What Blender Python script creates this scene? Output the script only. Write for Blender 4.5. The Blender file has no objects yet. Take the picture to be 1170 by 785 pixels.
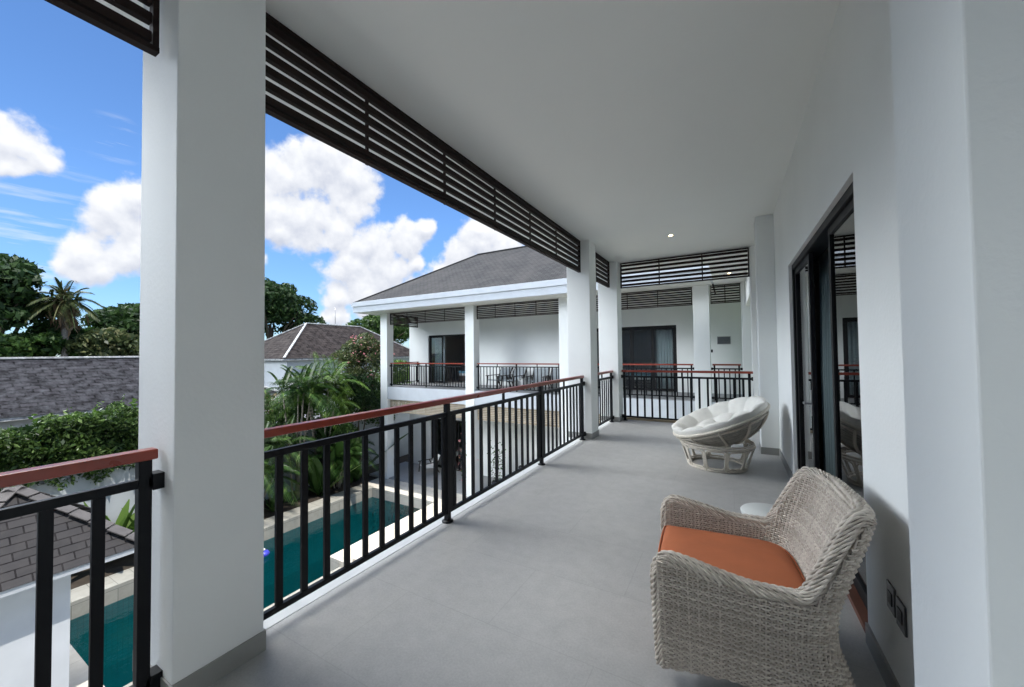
import bpy, math, random
import numpy as np
from mathutils import Vector, Matrix
R = math.radians
random.seed(7); rng = np.random.default_rng(7)
scene = bpy.context.scene
col = scene.collection

# ------------------------------------------------------------ camera
YAW, PITCH, ROLL, FPX, EYE = R(29.7), R(1.40), R(.69), 437.0, 1.5
f = Vector((-math.sin(YAW)*math.cos(PITCH), math.cos(YAW)*math.cos(PITCH), math.sin(PITCH)))
r0 = f.cross(Vector((0, 0, 1))).normalized(); u0 = r0.cross(f)
cr = r0*math.cos(ROLL)-u0*math.sin(ROLL); cu = r0*math.sin(ROLL)+u0*math.cos(ROLL)
cam = bpy.data.cameras.new('camera'); camo = bpy.data.objects.new('camera', cam); col.objects.link(camo)
camo.matrix_world = Matrix(((cr.x, cu.x, -f.x, 0), (cr.y, cu.y, -f.y, 0), (cr.z, cu.z, -f.z, EYE), (0, 0, 0, 1)))
cam.sensor_width = 36; cam.sensor_fit = 'HORIZONTAL'; cam.lens = FPX/1170*36
cam.clip_start = .05; cam.clip_end = 3000
scene.camera = camo

# ------------------------------------------------------------ light
SUN_EL, SUN_AZ = R(69), R(94)          # azimuth measured clockwise from +Y (the balcony's direction)
SUN_STR, SKY_STR, EXPOSURE = 2.1, .11, 1.34
sd = Vector((math.sin(SUN_AZ)*math.cos(SUN_EL), math.cos(SUN_AZ)*math.cos(SUN_EL), math.sin(SUN_EL)))
sl = bpy.data.lights.new('sun', 'SUN'); sl.energy = SUN_STR; sl.angle = R(.6); sl.color = (1, .95, .88)
so = bpy.data.objects.new('sun', sl); col.objects.link(so); so.rotation_euler = sd.to_track_quat('Z', 'Y').to_euler(); so.location = (0, 0, 60)

world = bpy.data.worlds.new('World'); scene.world = world; world.use_nodes = True
def build_world():
    nt = world.node_tree; N = nt.nodes; L = nt.links; N.clear()
    out = N.new('ShaderNodeOutputWorld'); bg = N.new('ShaderNodeBackground'); bg.inputs['Strength'].default_value = SKY_STR
    sky = N.new('ShaderNodeTexSky'); sky.sky_type = 'NISHITA'; sky.sun_disc = False
    sky.sun_elevation = SUN_EL; sky.sun_rotation = SUN_AZ; sky.altitude = 0; sky.air_density = 1.0; sky.dust_density = .1; sky.ozone_density = 2.0
    tc = N.new('ShaderNodeTexCoord')
    def M(op, a, b=None, c=None, clamp=False):
        n = N.new('ShaderNodeMath'); n.operation = op; n.use_clamp = clamp
        for i, v in enumerate((a, b, c)):
            if v is None: continue
            if isinstance(v, (int, float)): n.inputs[i].default_value = v
            else: L.new(v, n.inputs[i])
        return n.outputs[0]
    def V(op, a, b, s=None):
        n = N.new('ShaderNodeVectorMath'); n.operation = op
        for i, v in enumerate((a, b)):
            if v is None: continue
            if isinstance(v, tuple): n.inputs[i].default_value = v
            else: L.new(v, n.inputs[i])
        if s is not None: n.inputs['Scale'].default_value = s
        return n
    def noise(vec, scale, detail, rough=.55):
        n = N.new('ShaderNodeTexNoise'); n.inputs['Scale'].default_value = scale; n.inputs['Detail'].default_value = detail
        n.inputs['Roughness'].default_value = rough; L.new(vec, n.inputs['Vector']); return n
    d0 = tc.outputs['Generated']
    # clouds placed by their bearing in the sky: (direction, angular radius)
    blobs = [(-.939,.12,.324,.045),(-.943,.094,.319,.045),(-.939,.141,.313,.02),(-.952,.11,.287,.027),(-.937,.239,.254,.05),(-.92,.269,.284,.049),(-.946,.259,.197,.057),(-.961,.203,.186,.045),(-.947,.226,.228,.039),(-.933,.292,.211,.057),(-.97,.18,.163,.024),(-.963,.219,.159,.036),(-.799,.47,.374,.081),(-.754,.514,.41,.063),(-.731,.558,.393,.062),(-.808,.505,.302,.075),(-.837,.446,.318,.071),(-.741,.578,.342,.053),(-.777,.559,.288,.057),(-.842,.467,.268,.052),(-.717,.592,.368,.042),(-.739,.625,.251,.072),(-.684,.675,.276,.062),(-.648,.698,.304,.033),(-.729,.655,.199,.074),(-.777,.594,.208,.067),(-.768,.623,.149,.069),(-.805,.578,.136,.043),(-.676,.697,.237,.038),(-.538,.794,.283,.06),(-.495,.828,.263,.055),(-.585,.776,.237,.052),(-.629,.75,.204,.044),(-.528,.817,.231,.06),(-.542,.781,.309,.03),(-.676,.721,.153,.048),(-.868,.452,.206,.016),(-.814,.574,.09,.035),(-.739,.665,.108,.053),(-.538,.831,.144,.09),
             (-.55,-.78,.30,.30),(.1,-.8,.6,.35),(.75,-.5,.4,.4),(.8,.4,.45,.45),(.1,.9,.5,.28)]  # this row: unseen clouds added to light the balcony and far facade
    def field(off):
        v = V('ADD', d0, (0, 0, off)).outputs[0]
        w = noise(v, 11, 3); wv = V('SCALE', V('SUBTRACT', w.outputs['Color'], (.5, .5, .5)).outputs[0], None, .075).outputs[0]
        v2 = V('ADD', v, wv).outputs[0]; acc = None
        for x, y, z, r in blobs:
            dist = V('DISTANCE', v2, (x, y, z)).outputs['Value']
            s = M('MULTIPLY_ADD', dist, -1/r, 1.0)
            acc = s if acc is None else M('SMOOTH_MAX', acc, s, .25)
        n1 = noise(v, 19, 7, .57)
        return M('ADD', acc, M('MULTIPLY_ADD', n1.outputs['Fac'], 1.5, -.70))
    fa = field(0.0); fb = field(.022)
    mr = N.new('ShaderNodeMapRange'); mr.interpolation_type = 'SMOOTHSTEP'; L.new(fa, mr.inputs['Value'])
    mr.inputs['From Min'].default_value = -.02; mr.inputs['From Max'].default_value = .46
    alpha = mr.outputs['Result']
    lit = M('MULTIPLY_ADD', M('SUBTRACT', fa, fb), .95, .50, True)
    # thin cirrus streaks
    mp = N.new('ShaderNodeMapping'); mp.inputs['Scale'].default_value = (3.2, 3.2, 34); L.new(d0, mp.inputs['Vector'])
    st = noise(mp.outputs[0], 1.6, 6, .6)
    sx = N.new('ShaderNodeSeparateXYZ'); L.new(d0, sx.inputs[0])
    band = M('SUBTRACT', 1.0, M('MULTIPLY', V('DISTANCE', d0, (-.975, .13, .185)).outputs['Value'], 1/.20), None, True)
    band2 = M('SUBTRACT', 1.0, M('MULTIPLY', V('DISTANCE', d0, (-.902, .224, .372)).outputs['Value'], 1/.045), None, True)
    low = M('MULTIPLY', M('SUBTRACT', .16, sx.outputs['Z'], None, True), 1.2)
    sa = M('ADD', M('ADD', band, M('MULTIPLY', band2, 1.4)), low)
    streak = M('MULTIPLY', M('MULTIPLY_ADD', st.outputs['Fac'], 4.0, -2.05, True), M('MULTIPLY', sa, .85, None, True))
    # colours
    tint = N.new('ShaderNodeMix'); tint.data_type = 'RGBA'; tint.blend_type = 'MULTIPLY'; tint.inputs['Factor'].default_value = 1
    L.new(sky.outputs[0], tint.inputs[6])
    tg = N.new('ShaderNodeMix'); tg.data_type = 'RGBA'; L.new(M('MULTIPLY', sx.outputs['Z'], 3.2, None, True), tg.inputs['Factor']); tg.inputs[6].default_value = SKY_LOW; tg.inputs[7].default_value = SKY_TINT; L.new(tg.outputs[2], tint.inputs[7])
    cc = N.new('ShaderNodeMix'); cc.data_type = 'RGBA'; L.new(lit, cc.inputs['Factor'])
    cc.inputs[6].default_value = CLOUD_DARK; cc.inputs[7].default_value = CLOUD_LIT
    m1 = N.new('ShaderNodeMix'); m1.data_type = 'RGBA'; L.new(streak, m1.inputs['Factor']); L.new(tint.outputs[2], m1.inputs[6]); m1.inputs[7].default_value = CLOUD_LIT
    m2 = N.new('ShaderNodeMix'); m2.data_type = 'RGBA'; L.new(alpha, m2.inputs['Factor']); L.new(m1.outputs[2], m2.inputs[6]); L.new(cc.outputs[2], m2.inputs[7])
    # unseen bright patch added high in the sky to light the balcony floor
    fill_high = M('SUBTRACT', 1.0, M('MULTIPLY', V('DISTANCE', d0, (-.62, -.10, .78)).outputs['Value'], 1/.385), None, True)
    m3 = N.new('ShaderNodeMix'); m3.data_type = 'RGBA'; L.new(M('MULTIPLY', fill_high, 2.0, None, True), m3.inputs['Factor']); L.new(m2.outputs[2], m3.inputs[6]); m3.inputs[7].default_value = FILL_HIGH
    # unseen fill light added to the sky: bank lights the balcony wall
    fill_left = M('SUBTRACT', 1.0, M('MULTIPLY', V('DISTANCE', d0, (-.93, -.15, .335)).outputs['Value'], 1/.19), None, True)
    m4 = N.new('ShaderNodeMix'); m4.data_type = 'RGBA'; L.new(M('MULTIPLY', fill_left, 2.5, None, True), m4.inputs['Factor']); L.new(m3.outputs[2], m4.inputs[6]); m4.inputs[7].default_value = FILL_LEFT
    fill_back = M('SUBTRACT', 1.0, M('MULTIPLY', V('DISTANCE', d0, (-.33, -.85, .40)).outputs['Value'], 1/.32), None, True)  # unseen bright patch added behind the viewer to light the far facade
    m5 = N.new('ShaderNodeMix'); m5.data_type = 'RGBA'; L.new(M('MULTIPLY', fill_back, 2.5, None, True), m5.inputs['Factor']); L.new(m4.outputs[2], m5.inputs[6]); m5.inputs[7].default_value = FILL_BACK
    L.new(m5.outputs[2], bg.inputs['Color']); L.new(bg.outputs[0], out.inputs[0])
SKY_LOW = (.31, .42, .58, 1); SKY_TINT = (.47, .64, .83, 1)
CLOUD_DARK = (2.35, 2.5, 2.9, 1); CLOUD_LIT = (3.75, 3.8, 3.9, 1); FILL_HIGH = (45, 45, 43.5, 1); FILL_LEFT = (84, 90, 95, 1); FILL_BACK = (42, 45, 48, 1)
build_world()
vs = scene.view_settings; vs.view_transform = 'Standard'; vs.look = 'None'; vs.exposure = EXPOSURE; vs.gamma = 1
scene.render.engine = 'CYCLES'
scene.cycles.max_bounces = 10; scene.cycles.diffuse_bounces = 5; scene.cycles.transparent_max_bounces = 24
scene.cycles.caustics_reflective = False; scene.cycles.caustics_refractive = False

# ------------------------------------------------------------ materials
MAT = {}
def _new(name):
    m = bpy.data.materials.new(name); m.use_nodes = True; nt = m.node_tree
    return m, nt, nt.nodes, nt.links, nt.nodes['Principled BSDF']
def plain(name, c, rough=.6, var=.08, scale=6, bump=0, bscale=40, metal=0, coat=0, spec=.5, detail=4, coords='Object'):
    """a colour with uneven tone and a fine surface"""
    m, nt, N, L, P = _new(name)
    tc = N.new('ShaderNodeTexCoord'); n = N.new('ShaderNodeTexNoise'); n.inputs['Scale'].default_value = scale; n.inputs['Detail'].default_value = detail
    L.new(tc.outputs[coords], n.inputs['Vector'])
    cr_ = N.new('ShaderNodeValToRGB'); e = cr_.color_ramp.elements; e[0].position = .3; e[1].position = .7
    e[0].color = tuple(x*(1-var) for x in c)+(1,); e[1].color = tuple(min(1, x*(1+var)) for x in c)+(1,)
    L.new(n.outputs['Fac'], cr_.inputs[0]); L.new(cr_.outputs[0], P.inputs['Base Color'])
    mr = N.new('ShaderNodeMapRange'); mr.inputs['To Min'].default_value = max(0, rough-.08); mr.inputs['To Max'].default_value = min(1, rough+.08)
    L.new(n.outputs['Fac'], mr.inputs[0]); L.new(mr.outputs[0], P.inputs['Roughness'])
    P.inputs['Metallic'].default_value = metal; P.inputs['Specular IOR Level'].default_value = spec; P.inputs['Coat Weight'].default_value = coat
    if bump:
        n2 = N.new('ShaderNodeTexNoise'); n2.inputs['Scale'].default_value = bscale; n2.inputs['Detail'].default_value = 5; L.new(tc.outputs['Object'], n2.inputs['Vector'])
        b = N.new('ShaderNodeBump'); b.inputs['Strength'].default_value = bump; b.inputs['Distance'].default_value = .01
        L.new(n2.outputs['Fac'], b.inputs['Height']); L.new(b.outputs[0], P.inputs['Normal'])
    MAT[name] = m; return m
def bricky(name, c1, c2, mortar, bw, bh, ms, rough=.7, offset=.5, stain=None, stain_amt=.4, bump=.4, squash=1, smooth=.1, nscale=2.5, spec=.4, grain=0):
    m, nt, N, L, P = _new(name)
    uv = N.new('ShaderNodeUVMap'); uv.uv_map = 'UVMap'
    wob = N.new('ShaderNodeTexNoise'); wob.inputs['Scale'].default_value = 1.3; L.new(uv.outputs[0], wob.inputs['Vector'])
    b = N.new('ShaderNodeTexBrick'); b.offset = offset; b.squash = squash
    b.inputs['Scale'].default_value = 1; b.inputs['Brick Width'].default_value = bw; b.inputs['Row Height'].default_value = bh
    b.inputs['Mortar Size'].default_value = ms; b.inputs['Mortar Smooth'].default_value = smooth; b.inputs['Bias'].default_value = 0
    b.inputs['Color1'].default_value = c1+(1,); b.inputs['Color2'].default_value = c2+(1,); b.inputs['Mortar'].default_value = mortar+(1,)
    L.new(uv.outputs[0], b.inputs['Vector'])
    n = N.new('ShaderNodeTexNoise'); n.inputs['Scale'].default_value = nscale; n.inputs['Detail'].default_value = 9; n.inputs['Roughness'].default_value = .68; L.new(uv.outputs[0], n.inputs['Vector'])
    cr_ = N.new('ShaderNodeValToRGB'); e = cr_.color_ramp.elements; e[0].position = .42; e[1].position = .68; e[0].color = (0, 0, 0, 1); e[1].color = (1, 1, 1, 1)
    L.new(n.outputs['Fac'], cr_.inputs[0])
    mx = N.new('ShaderNodeMix'); mx.data_type = 'RGBA'
    mu = N.new('ShaderNodeMath'); mu.operation = 'MULTIPLY'; mu.inputs[1].default_value = stain_amt; L.new(cr_.outputs[0], mu.inputs[0]); L.new(mu.outputs[0], mx.inputs['Factor'])
    L.new(b.outputs['Color'], mx.inputs[6]); mx.inputs[7].default_value = (stain or c2)+(1,)
    if grain:
        gn = N.new('ShaderNodeTexNoise'); gn.inputs['Scale'].default_value = 90; gn.inputs['Detail'].default_value = 6; gn.inputs['Roughness'].default_value = .75; L.new(uv.outputs[0], gn.inputs['Vector'])
        g2 = N.new('ShaderNodeTexNoise'); g2.inputs['Scale'].default_value = 9; g2.inputs['Detail'].default_value = 8; g2.inputs['Roughness'].default_value = .7; L.new(uv.outputs[0], g2.inputs['Vector'])
        am = N.new('ShaderNodeMath'); am.operation = 'MULTIPLY_ADD'; am.inputs[1].default_value = .6; L.new(gn.outputs['Fac'], am.inputs[0]); 
        am2 = N.new('ShaderNodeMath'); am2.operation = 'MULTIPLY'; am2.inputs[1].default_value = .4; L.new(g2.outputs['Fac'], am2.inputs[0]); L.new(am2.outputs[0], am.inputs[2])
        gr_ = N.new('ShaderNodeMapRange'); gr_.inputs['From Min'].default_value = .3; gr_.inputs['From Max'].default_value = .7; gr_.inputs['To Min'].default_value = 1-grain; gr_.inputs['To Max'].default_value = 1+grain*.6; L.new(am.outputs[0], gr_.inputs['Value'])
        gm = N.new('ShaderNodeMix'); gm.data_type = 'RGBA'; gm.blend_type = 'MULTIPLY'; gm.inputs['Factor'].default_value = 1; L.new(mx.outputs[2], gm.inputs[6]); L.new(gr_.outputs[0], gm.inputs[7]); L.new(gm.outputs[2], P.inputs['Base Color'])
    else: L.new(mx.outputs[2], P.inputs['Base Color'])
    P.inputs['Roughness'].default_value = rough; P.inputs['Specular IOR Level'].default_value = spec
    bp = N.new('ShaderNodeBump'); bp.inputs['Strength'].default_value = bump; bp.inputs['Distance'].default_value = .012
    ad = N.new('ShaderNodeMath'); ad.operation = 'MULTIPLY_ADD'; ad.inputs[1].default_value = -1; L.new(b.outputs['Fac'], ad.inputs[0])
    ml = N.new('ShaderNodeMath'); ml.operation = 'MULTIPLY'; ml.inputs[1].default_value = .25; L.new(n.outputs['Fac'], ml.inputs[0]); L.new(ml.outputs[0], ad.inputs[2])
    L.new(ad.outputs[0], bp.inputs['Height']); L.new(bp.outputs[0], P.inputs['Normal'])
    MAT[name] = m; return m
def leafy(name, c1, c2, c3=None, trans=.25, rough=.5):
    m, nt, N, L, P = _new(name)
    g = N.new('ShaderNodeNewGeometry'); cr_ = N.new('ShaderNodeValToRGB'); e = cr_.color_ramp.elements
    e[0].color = c1+(1,); e[1].color = c2+(1,); e[1].position = .85
    if c3: x = cr_.color_ramp.elements.new(.97); x.color = c3+(1,)
    L.new(g.outputs['Random Per Island'], cr_.inputs[0]); L.new(cr_.outputs[0], P.inputs['Base Color'])
    P.inputs['Roughness'].default_value = rough; P.inputs['Specular IOR Level'].default_value = .35
    t = N.new('ShaderNodeBsdfTranslucent'); L.new(cr_.outputs[0], t.inputs['Color'])
    mx = N.new('ShaderNodeMixShader'); mx.inputs[0].default_value = trans; L.new(P.outputs[0], mx.inputs[1]); L.new(t.outputs[0], mx.inputs[2])
    L.new(mx.outputs[0], N['Material Output'].inputs[0]); MAT[name] = m; return m
def strands(name, c1, c2, rough=.6):
    m, nt, N, L, P = _new(name)
    g = N.new('ShaderNodeNewGeometry'); tc = N.new('ShaderNodeTexCoord'); n = N.new('ShaderNodeTexNoise'); n.inputs['Scale'].default_value = 60; n.inputs['Detail'].default_value = 3
    L.new(tc.outputs['Object'], n.inputs['Vector'])
    a = N.new('ShaderNodeMath'); a.operation = 'MULTIPLY_ADD'; a.inputs[1].default_value = .50; L.new(g.outputs['Random Per Island'], a.inputs[0])
    s = N.new('ShaderNodeMath'); s.operation = 'MULTIPLY_ADD'; s.inputs[1].default_value = .9; s.inputs[2].default_value = -.16; L.new(n.outputs['Fac'], s.inputs[0]); L.new(s.outputs[0], a.inputs[2])
    cr_ = N.new('ShaderNodeValToRGB'); e = cr_.color_ramp.elements; e[0].color = c1+(1,); e[1].color = c2+(1,)
    L.new(a.outputs[0], cr_.inputs[0]); L.new(cr_.outputs[0], P.inputs['Base Color']); P.inputs['Roughness'].default_value = rough; P.inputs['Specular IOR Level'].default_value = .3
    MAT[name] = m; return m
def glass(name, tint, ior=1.55, ripple=0):
    m, nt, N, L, P = _new(name); N.remove(P)
    t = N.new('ShaderNodeBsdfTransparent'); t.inputs[0].default_value = tint+(1,)
    g = N.new('ShaderNodeBsdfGlossy'); g.inputs['Roughness'].default_value = .01; g.inputs[0].default_value = (1, 1, 1, 1)
    fr = N.new('ShaderNodeFresnel'); fr.inputs[0].default_value = ior
    if ripple:
        tc = N.new('ShaderNodeTexCoord'); n = N.new('ShaderNodeTexNoise'); n.inputs['Scale'].default_value = 5; n.inputs['Detail'].default_value = 3; L.new(tc.outputs['Object'], n.inputs['Vector'])
        b = N.new('ShaderNodeBump'); b.inputs['Strength'].default_value = ripple; b.inputs['Distance'].default_value = .04; L.new(n.outputs['Fac'], b.inputs['Height'])
        L.new(b.outputs[0], g.inputs['Normal']); L.new(b.outputs[0], fr.inputs['Normal'])
    mx = N.new('ShaderNodeMixShader'); L.new(fr.outputs[0], mx.inputs[0]); L.new(t.outputs[0], mx.inputs[1]); L.new(g.outputs[0], mx.inputs[2])
    L.new(mx.outputs[0], N['Material Output'].inputs[0]); MAT[name] = m; return m
def emit(name, c, s):
    m, nt, N, L, P = _new(name); P.inputs['Emission Color'].default_value = c+(1,); P.inputs['Emission Strength'].default_value = s; MAT[name] = m

plain('plaster', (.80, .81, .79), .75, .03, 1.2, .14, 55)
plain('plaster_pillar', (.79, .805, .79), .7, .035, 1.1, .14, 50)
plain('ceiling_paint', (.77, .785, .755), .85, .02, .6, .08, 40)
plain('room_paint', (.42, .39, .36), .8, .03, 1)
plain('room_floor', (.16, .12, .09), .5, .1, 3)
bricky('floor_tile', (.42, .415, .405), (.408, .403, .393), (.36, .355, .345), 1.2, .6, .0025, .5, .5, (.50, .49, .475), .35, .12, nscale=1.7, grain=.24)
plain('border_stone', (.60, .61, .60), .5, .06, 8)
plain('skirting', (.27, .27, .255), .5, .08, 5)
plain('black_metal', (.0035, .0042, .006), .42, .2, 3, spec=.22)
plain('red_wood', (.25, .038, .019), .30, .10, 5, coat=.12)
plain('louver_wood', (.018, .0095, .0075), .6, .25, 6, spec=.2)
plain('door_frame', (.008, .008, .009), .45, .1, 4, spec=.2)
plain('steel', (.35, .35, .36), .3, .1, 5, metal=.8)
plain('blue_curtain', (.24, .25, .33), .85, .1, 6)
plain('white_curtain', (.66, .72, .74), .85, .05, 6)
plain('socket_black', (.02, .02, .022), .3, .1, 5)
plain('orange_cushion', (.50, .15, .06), .8, .10, 5, .5, 14)
plain('cream_cushion', (.74, .72, .67), .85, .05, 9, .4, 30)
strands('wicker', (.29, .24, .195), (.72, .655, .575))
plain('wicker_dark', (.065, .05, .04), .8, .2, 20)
strands('rattan', (.52, .46, .38), (.78, .73, .64))
strands('rattan_back', (.30, .28, .24), (.56, .53, .47))
plain('table_top', (.70, .71, .68), .45, .03, 8)
bricky('roof_shingle', (.066, .067, .068), (.050, .051, .053), (.027, .027, .028), .22, .14, .012, .85, .5, (.095, .09, .088), .5, .6, nscale=.8, spec=.08)
bricky('old_shingle', (.034, .033, .038), (.012, .012, .014), (.006, .006, .007), .5, .27, .03, .85, .5, (.13, .135, .15), .45, 1, nscale=2.6, spec=.08)
bricky('brown_shingle', (.038, .031, .029), (.02, .017, .017), (.007, .006, .006), .6, .34, .035, .85, .5, (.12, .105, .10), .45, 1, nscale=1.8, spec=.08)
bricky('gate_shingle', (.060, .058, .059), (.048, .047, .048), (.014, .013, .014), .30, .145, .010, .8, .5, (.075, .07, .068), .5, .7, nscale=4, spec=.08)
plain('ridge_cap', (.42, .43, .43), .8, .5, 6, .4, 20)
plain('grey_cap', (.095, .088, .085), .8, .2, 5, .3, 30)
plain('fascia_paint', (.52, .55, .58), .6, .05, 3)
plain('house_paint', (.62, .65, .67), .8, .06, 2)
plain('fence_paint', (.45, .48, .50), .8, .12, 1.4)
plain('wood_sill', (.44, .34, .22), .5, .2, 6)
plain('brown_wood', (.13, .05, .03), .5, .2, 6)
plain('blind_wood', (.42, .35, .26), .6, .2, 5)
bricky('pool_stone', (.62, .58, .50), (.55, .51, .44), (.36, .33, .28), 1.0, .4, .006, .7, .5, (.70, .66, .58), .5, .2, nscale=4)
bricky('coping_stone', (.40, .39, .34), (.34, .33, .29), (.2, .2, .18), .8, .4, .008, .75, .5, (.25, .25, .21), .5, .3, nscale=5)
bricky('patio_tile', (.34, .34, .34), (.31, .31, .31), (.22, .22, .22), .6, .6, .006, .6, 0, (.38, .38, .38), .3, .1)
bricky('pool_tile', (.012, .205, .205), (.010, .18, .18), (.007, .13, .135), .1, .1, .006, .4, 0, (.014, .18, .17), .5, .1, nscale=2)
glass('water', (.45, .84, .88), 1.33, .35)
glass('door_glass', (.42, .46, .46), 1.75)
glass('far_glass', (.78, .81, .81), 1.45)
plain('soil', (.045, .035, .025), .95, .4, 5, .6, 15)
plain('lawn', (.05, .075, .03), .95, .3, 1.5, .5, 8)
leafy('leaf_dark', (.010, .028, .008), (.040, .085, .022), (.075, .13, .04))
leafy('leaf_mid', (.018, .05, .012), (.07, .14, .03), (.14, .22, .06))
leafy('leaf_hedge', (.014, .038, .010), (.075, .135, .028), (.20, .30, .10), .3, .4)
leafy('leaf_palm', (.016, .046, .012), (.055, .12, .026), (.13, .20, .05), .3, .35)
leafy('leaf_bright', (.035, .085, .015), (.11, .20, .035), (.20, .30, .08), .35, .35)
leafy('leaf_pale', (.09, .13, .07), (.28, .33, .24), (.45, .48, .42), .2, .4)
leafy('leaf_dry', (.10, .06, .035), (.24, .16, .09), (.3, .24, .15), .2, .6)
leafy('leaf_olive', (.03, .05, .02), (.10, .13, .045), (.2, .2, .09), .25, .45)
leafy('petal_pink', (.55, .16, .20), (.80, .38, .38), (.85, .6, .55), .2, .6)
plain('bark', (.12, .09, .065), .9, .3, 12, .6, 25)
plain('palm_bark', (.25, .22, .18), .9, .3, 12, .6, 25)
plain('terracotta', (.45, .15, .07), .7, .1, 6)
plain('planter', (.03, .03, .035), .6, .1, 6)
plain('grey_fabric', (.33, .36, .38), .9, .08, 9)
plain('bed_cover', (.16, .34, .44), .9, .08, 5)
plain('white_cloth', (.74, .74, .73), .9, .03, 5)
plain('dark_wood', (.03, .02, .016), .5, .2, 6)
plain('vent_dark', (.05, .06, .07), .4, .1, 6)
plain('blue_plastic', (.06, .07, .55), .35, .1, 6)
emit('lamp_glow', (1, .72, .36), 9)

# ------------------------------------------------------------ mesh helpers
def rot(v, a): c, s = math.cos(a), math.sin(a); return (v[0]*c-v[1]*s, v[0]*s+v[1]*c)
class MB:
    def __init__(s): s.v = []; s.f = []; s.smooth = False
    def box(s, x0, x1, y0, y1, z0, z1):
        i = len(s.v); s.v += [(x, y, z) for z in (z0, z1) for x, y in ((x0, y0), (x1, y0), (x1, y1), (x0, y1))]
        s.f += [tuple(i+k for k in q) for q in ((3, 2, 1, 0), (4, 5, 6, 7), (0, 1, 5, 4), (1, 2, 6, 5), (2, 3, 7, 6), (3, 0, 4, 7))]; return s
    def quad(s, *p): i = len(s.v); s.v += list(p); s.f.append(tuple(range(i, i+len(p)))); return s
    def prism(s, pts, z0, z1):
        n = len(pts); i = len(s.v); s.v += [(x, y, z0) for x, y in pts]+[(x, y, z1) for x, y in pts]
        s.f += [tuple(i+k for k in range(n-1, -1, -1)), tuple(i+n+k for k in range(n))]+[(i+k, i+(k+1) % n, i+n+(k+1) % n, i+n+k) for k in range(n)]; return s
    def beam(s, a, b, w, h, up=(0, 0, 1)):
        a = Vector(a); b = Vector(b); d = (b-a).normalized(); u = Vector(up)
        if abs(d.dot(u)) > .99: u = Vector((1, 0, 0))
        x = d.cross(u).normalized(); z = x.cross(d); i = len(s.v)
        for p in (a, b):
            for sx, sz in ((-1, -1), (1, -1), (1, 1), (-1, 1)): s.v.append(tuple(p+x*sx*w/2+z*sz*h/2))
        s.f += [tuple(i+k for k in q) for q in ((0, 1, 2, 3), (7, 6, 5, 4), (0, 4, 5, 1), (1, 5, 6, 2), (2, 6, 7, 3), (3, 7, 4, 0))]; return s
    def tube(s, pts, r, n=8, closed=False, cap=True):
        P = np.array(pts, float); m = len(P)
        rr = np.full(m, r) if np.isscalar(r) else np.array(r)
        if closed: T = np.roll(P, -1, 0)-np.roll(P, 1, 0)
        else: T = np.gradient(P, axis=0)
        T /= np.linalg.norm(T, axis=1)[:, None]+1e-12
        ref = np.array([0, 0, 1.]) if abs(T[0][2]) < .9 else np.array([1., 0, 0]); nn = np.cross(T[0], ref); nn /= np.linalg.norm(nn)
        i = len(s.v); ang = np.arange(n)*2*math.pi/n
        for k in range(m):
            nn = nn-T[k]*np.dot(nn, T[k]); nn /= np.linalg.norm(nn)+1e-12; b = np.cross(T[k], nn)
            for a in ang: s.v.append(tuple(P[k]+(nn*math.cos(a)+b*math.sin(a))*rr[k]))
        for k in range(m if closed else m-1):
            q = (k+1) % m
            for j in range(n): s.f.append((i+k*n+j, i+k*n+(j+1) % n, i+q*n+(j+1) % n, i+q*n+j))
        if cap and not closed: s.f.append(tuple(i+j for j in range(n-1, -1, -1))); s.f.append(tuple(i+(m-1)*n+j for j in range(n)))
        s.smooth = True; return s
    def lathe(s, prof, c=(0, 0, 0), n=24):
        i = len(s.v); m = len(prof)
        for r_, z in prof:
            for k in range(n): a = 2*math.pi*k/n; s.v.append((c[0]+r_*math.cos(a), c[1]+r_*math.sin(a), c[2]+z))
        for j in range(m-1):
            for k in range(n): s.f.append((i+j*n+k, i+j*n+(k+1) % n, i+(j+1)*n+(k+1) % n, i+(j+1)*n+k))
        s.f.append(tuple(i+k for k in range(n-1, -1, -1))); s.f.append(tuple(i+(m-1)*n+k for k in range(n))); s.smooth = True; return s
    def grid(s, G, closed=False):
        a, b = len(G), len(G[0]); i = len(s.v)
        for row in G: s.v += [tuple(p) for p in row]
        for j in range(a-1):
            for k in range(b if closed else b-1): q = (k+1) % b; s.f.append((i+j*b+k, i+j*b+q, i+(j+1)*b+q, i+(j+1)*b+k))
        s.smooth = True; return s
    def leaves(s, P, size, up=.3, asp=.45, D=None):
        """one pointed leaf (two triangles folded) per point"""
        P = np.asarray(P); n = len(P)
        d = rng.normal(size=(n, 3)) if D is None else D+rng.normal(size=(n, 3))*.35
        d[:, 2] += up*0; d /= np.linalg.norm(d, axis=1)[:, None]
        q = rng.normal(size=(n, 3)); q[:, 2] *= .5; w = np.cross(d, q); w /= np.linalg.norm(w, axis=1)[:, None]+1e-9
        sz = size*rng.uniform(.45, 1.55, n)[:, None]
        V_ = np.stack([P-d*sz*.5, P+w*sz*asp*.5, P+d*sz*.5, P-w*sz*asp*.5], 1).reshape(-1, 3)
        i = len(s.v); s.v += [tuple(x) for x in V_]; s.f += [(i+4*k, i+4*k+1, i+4*k+2, i+4*k+3) for k in range(n)]; return s
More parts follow.
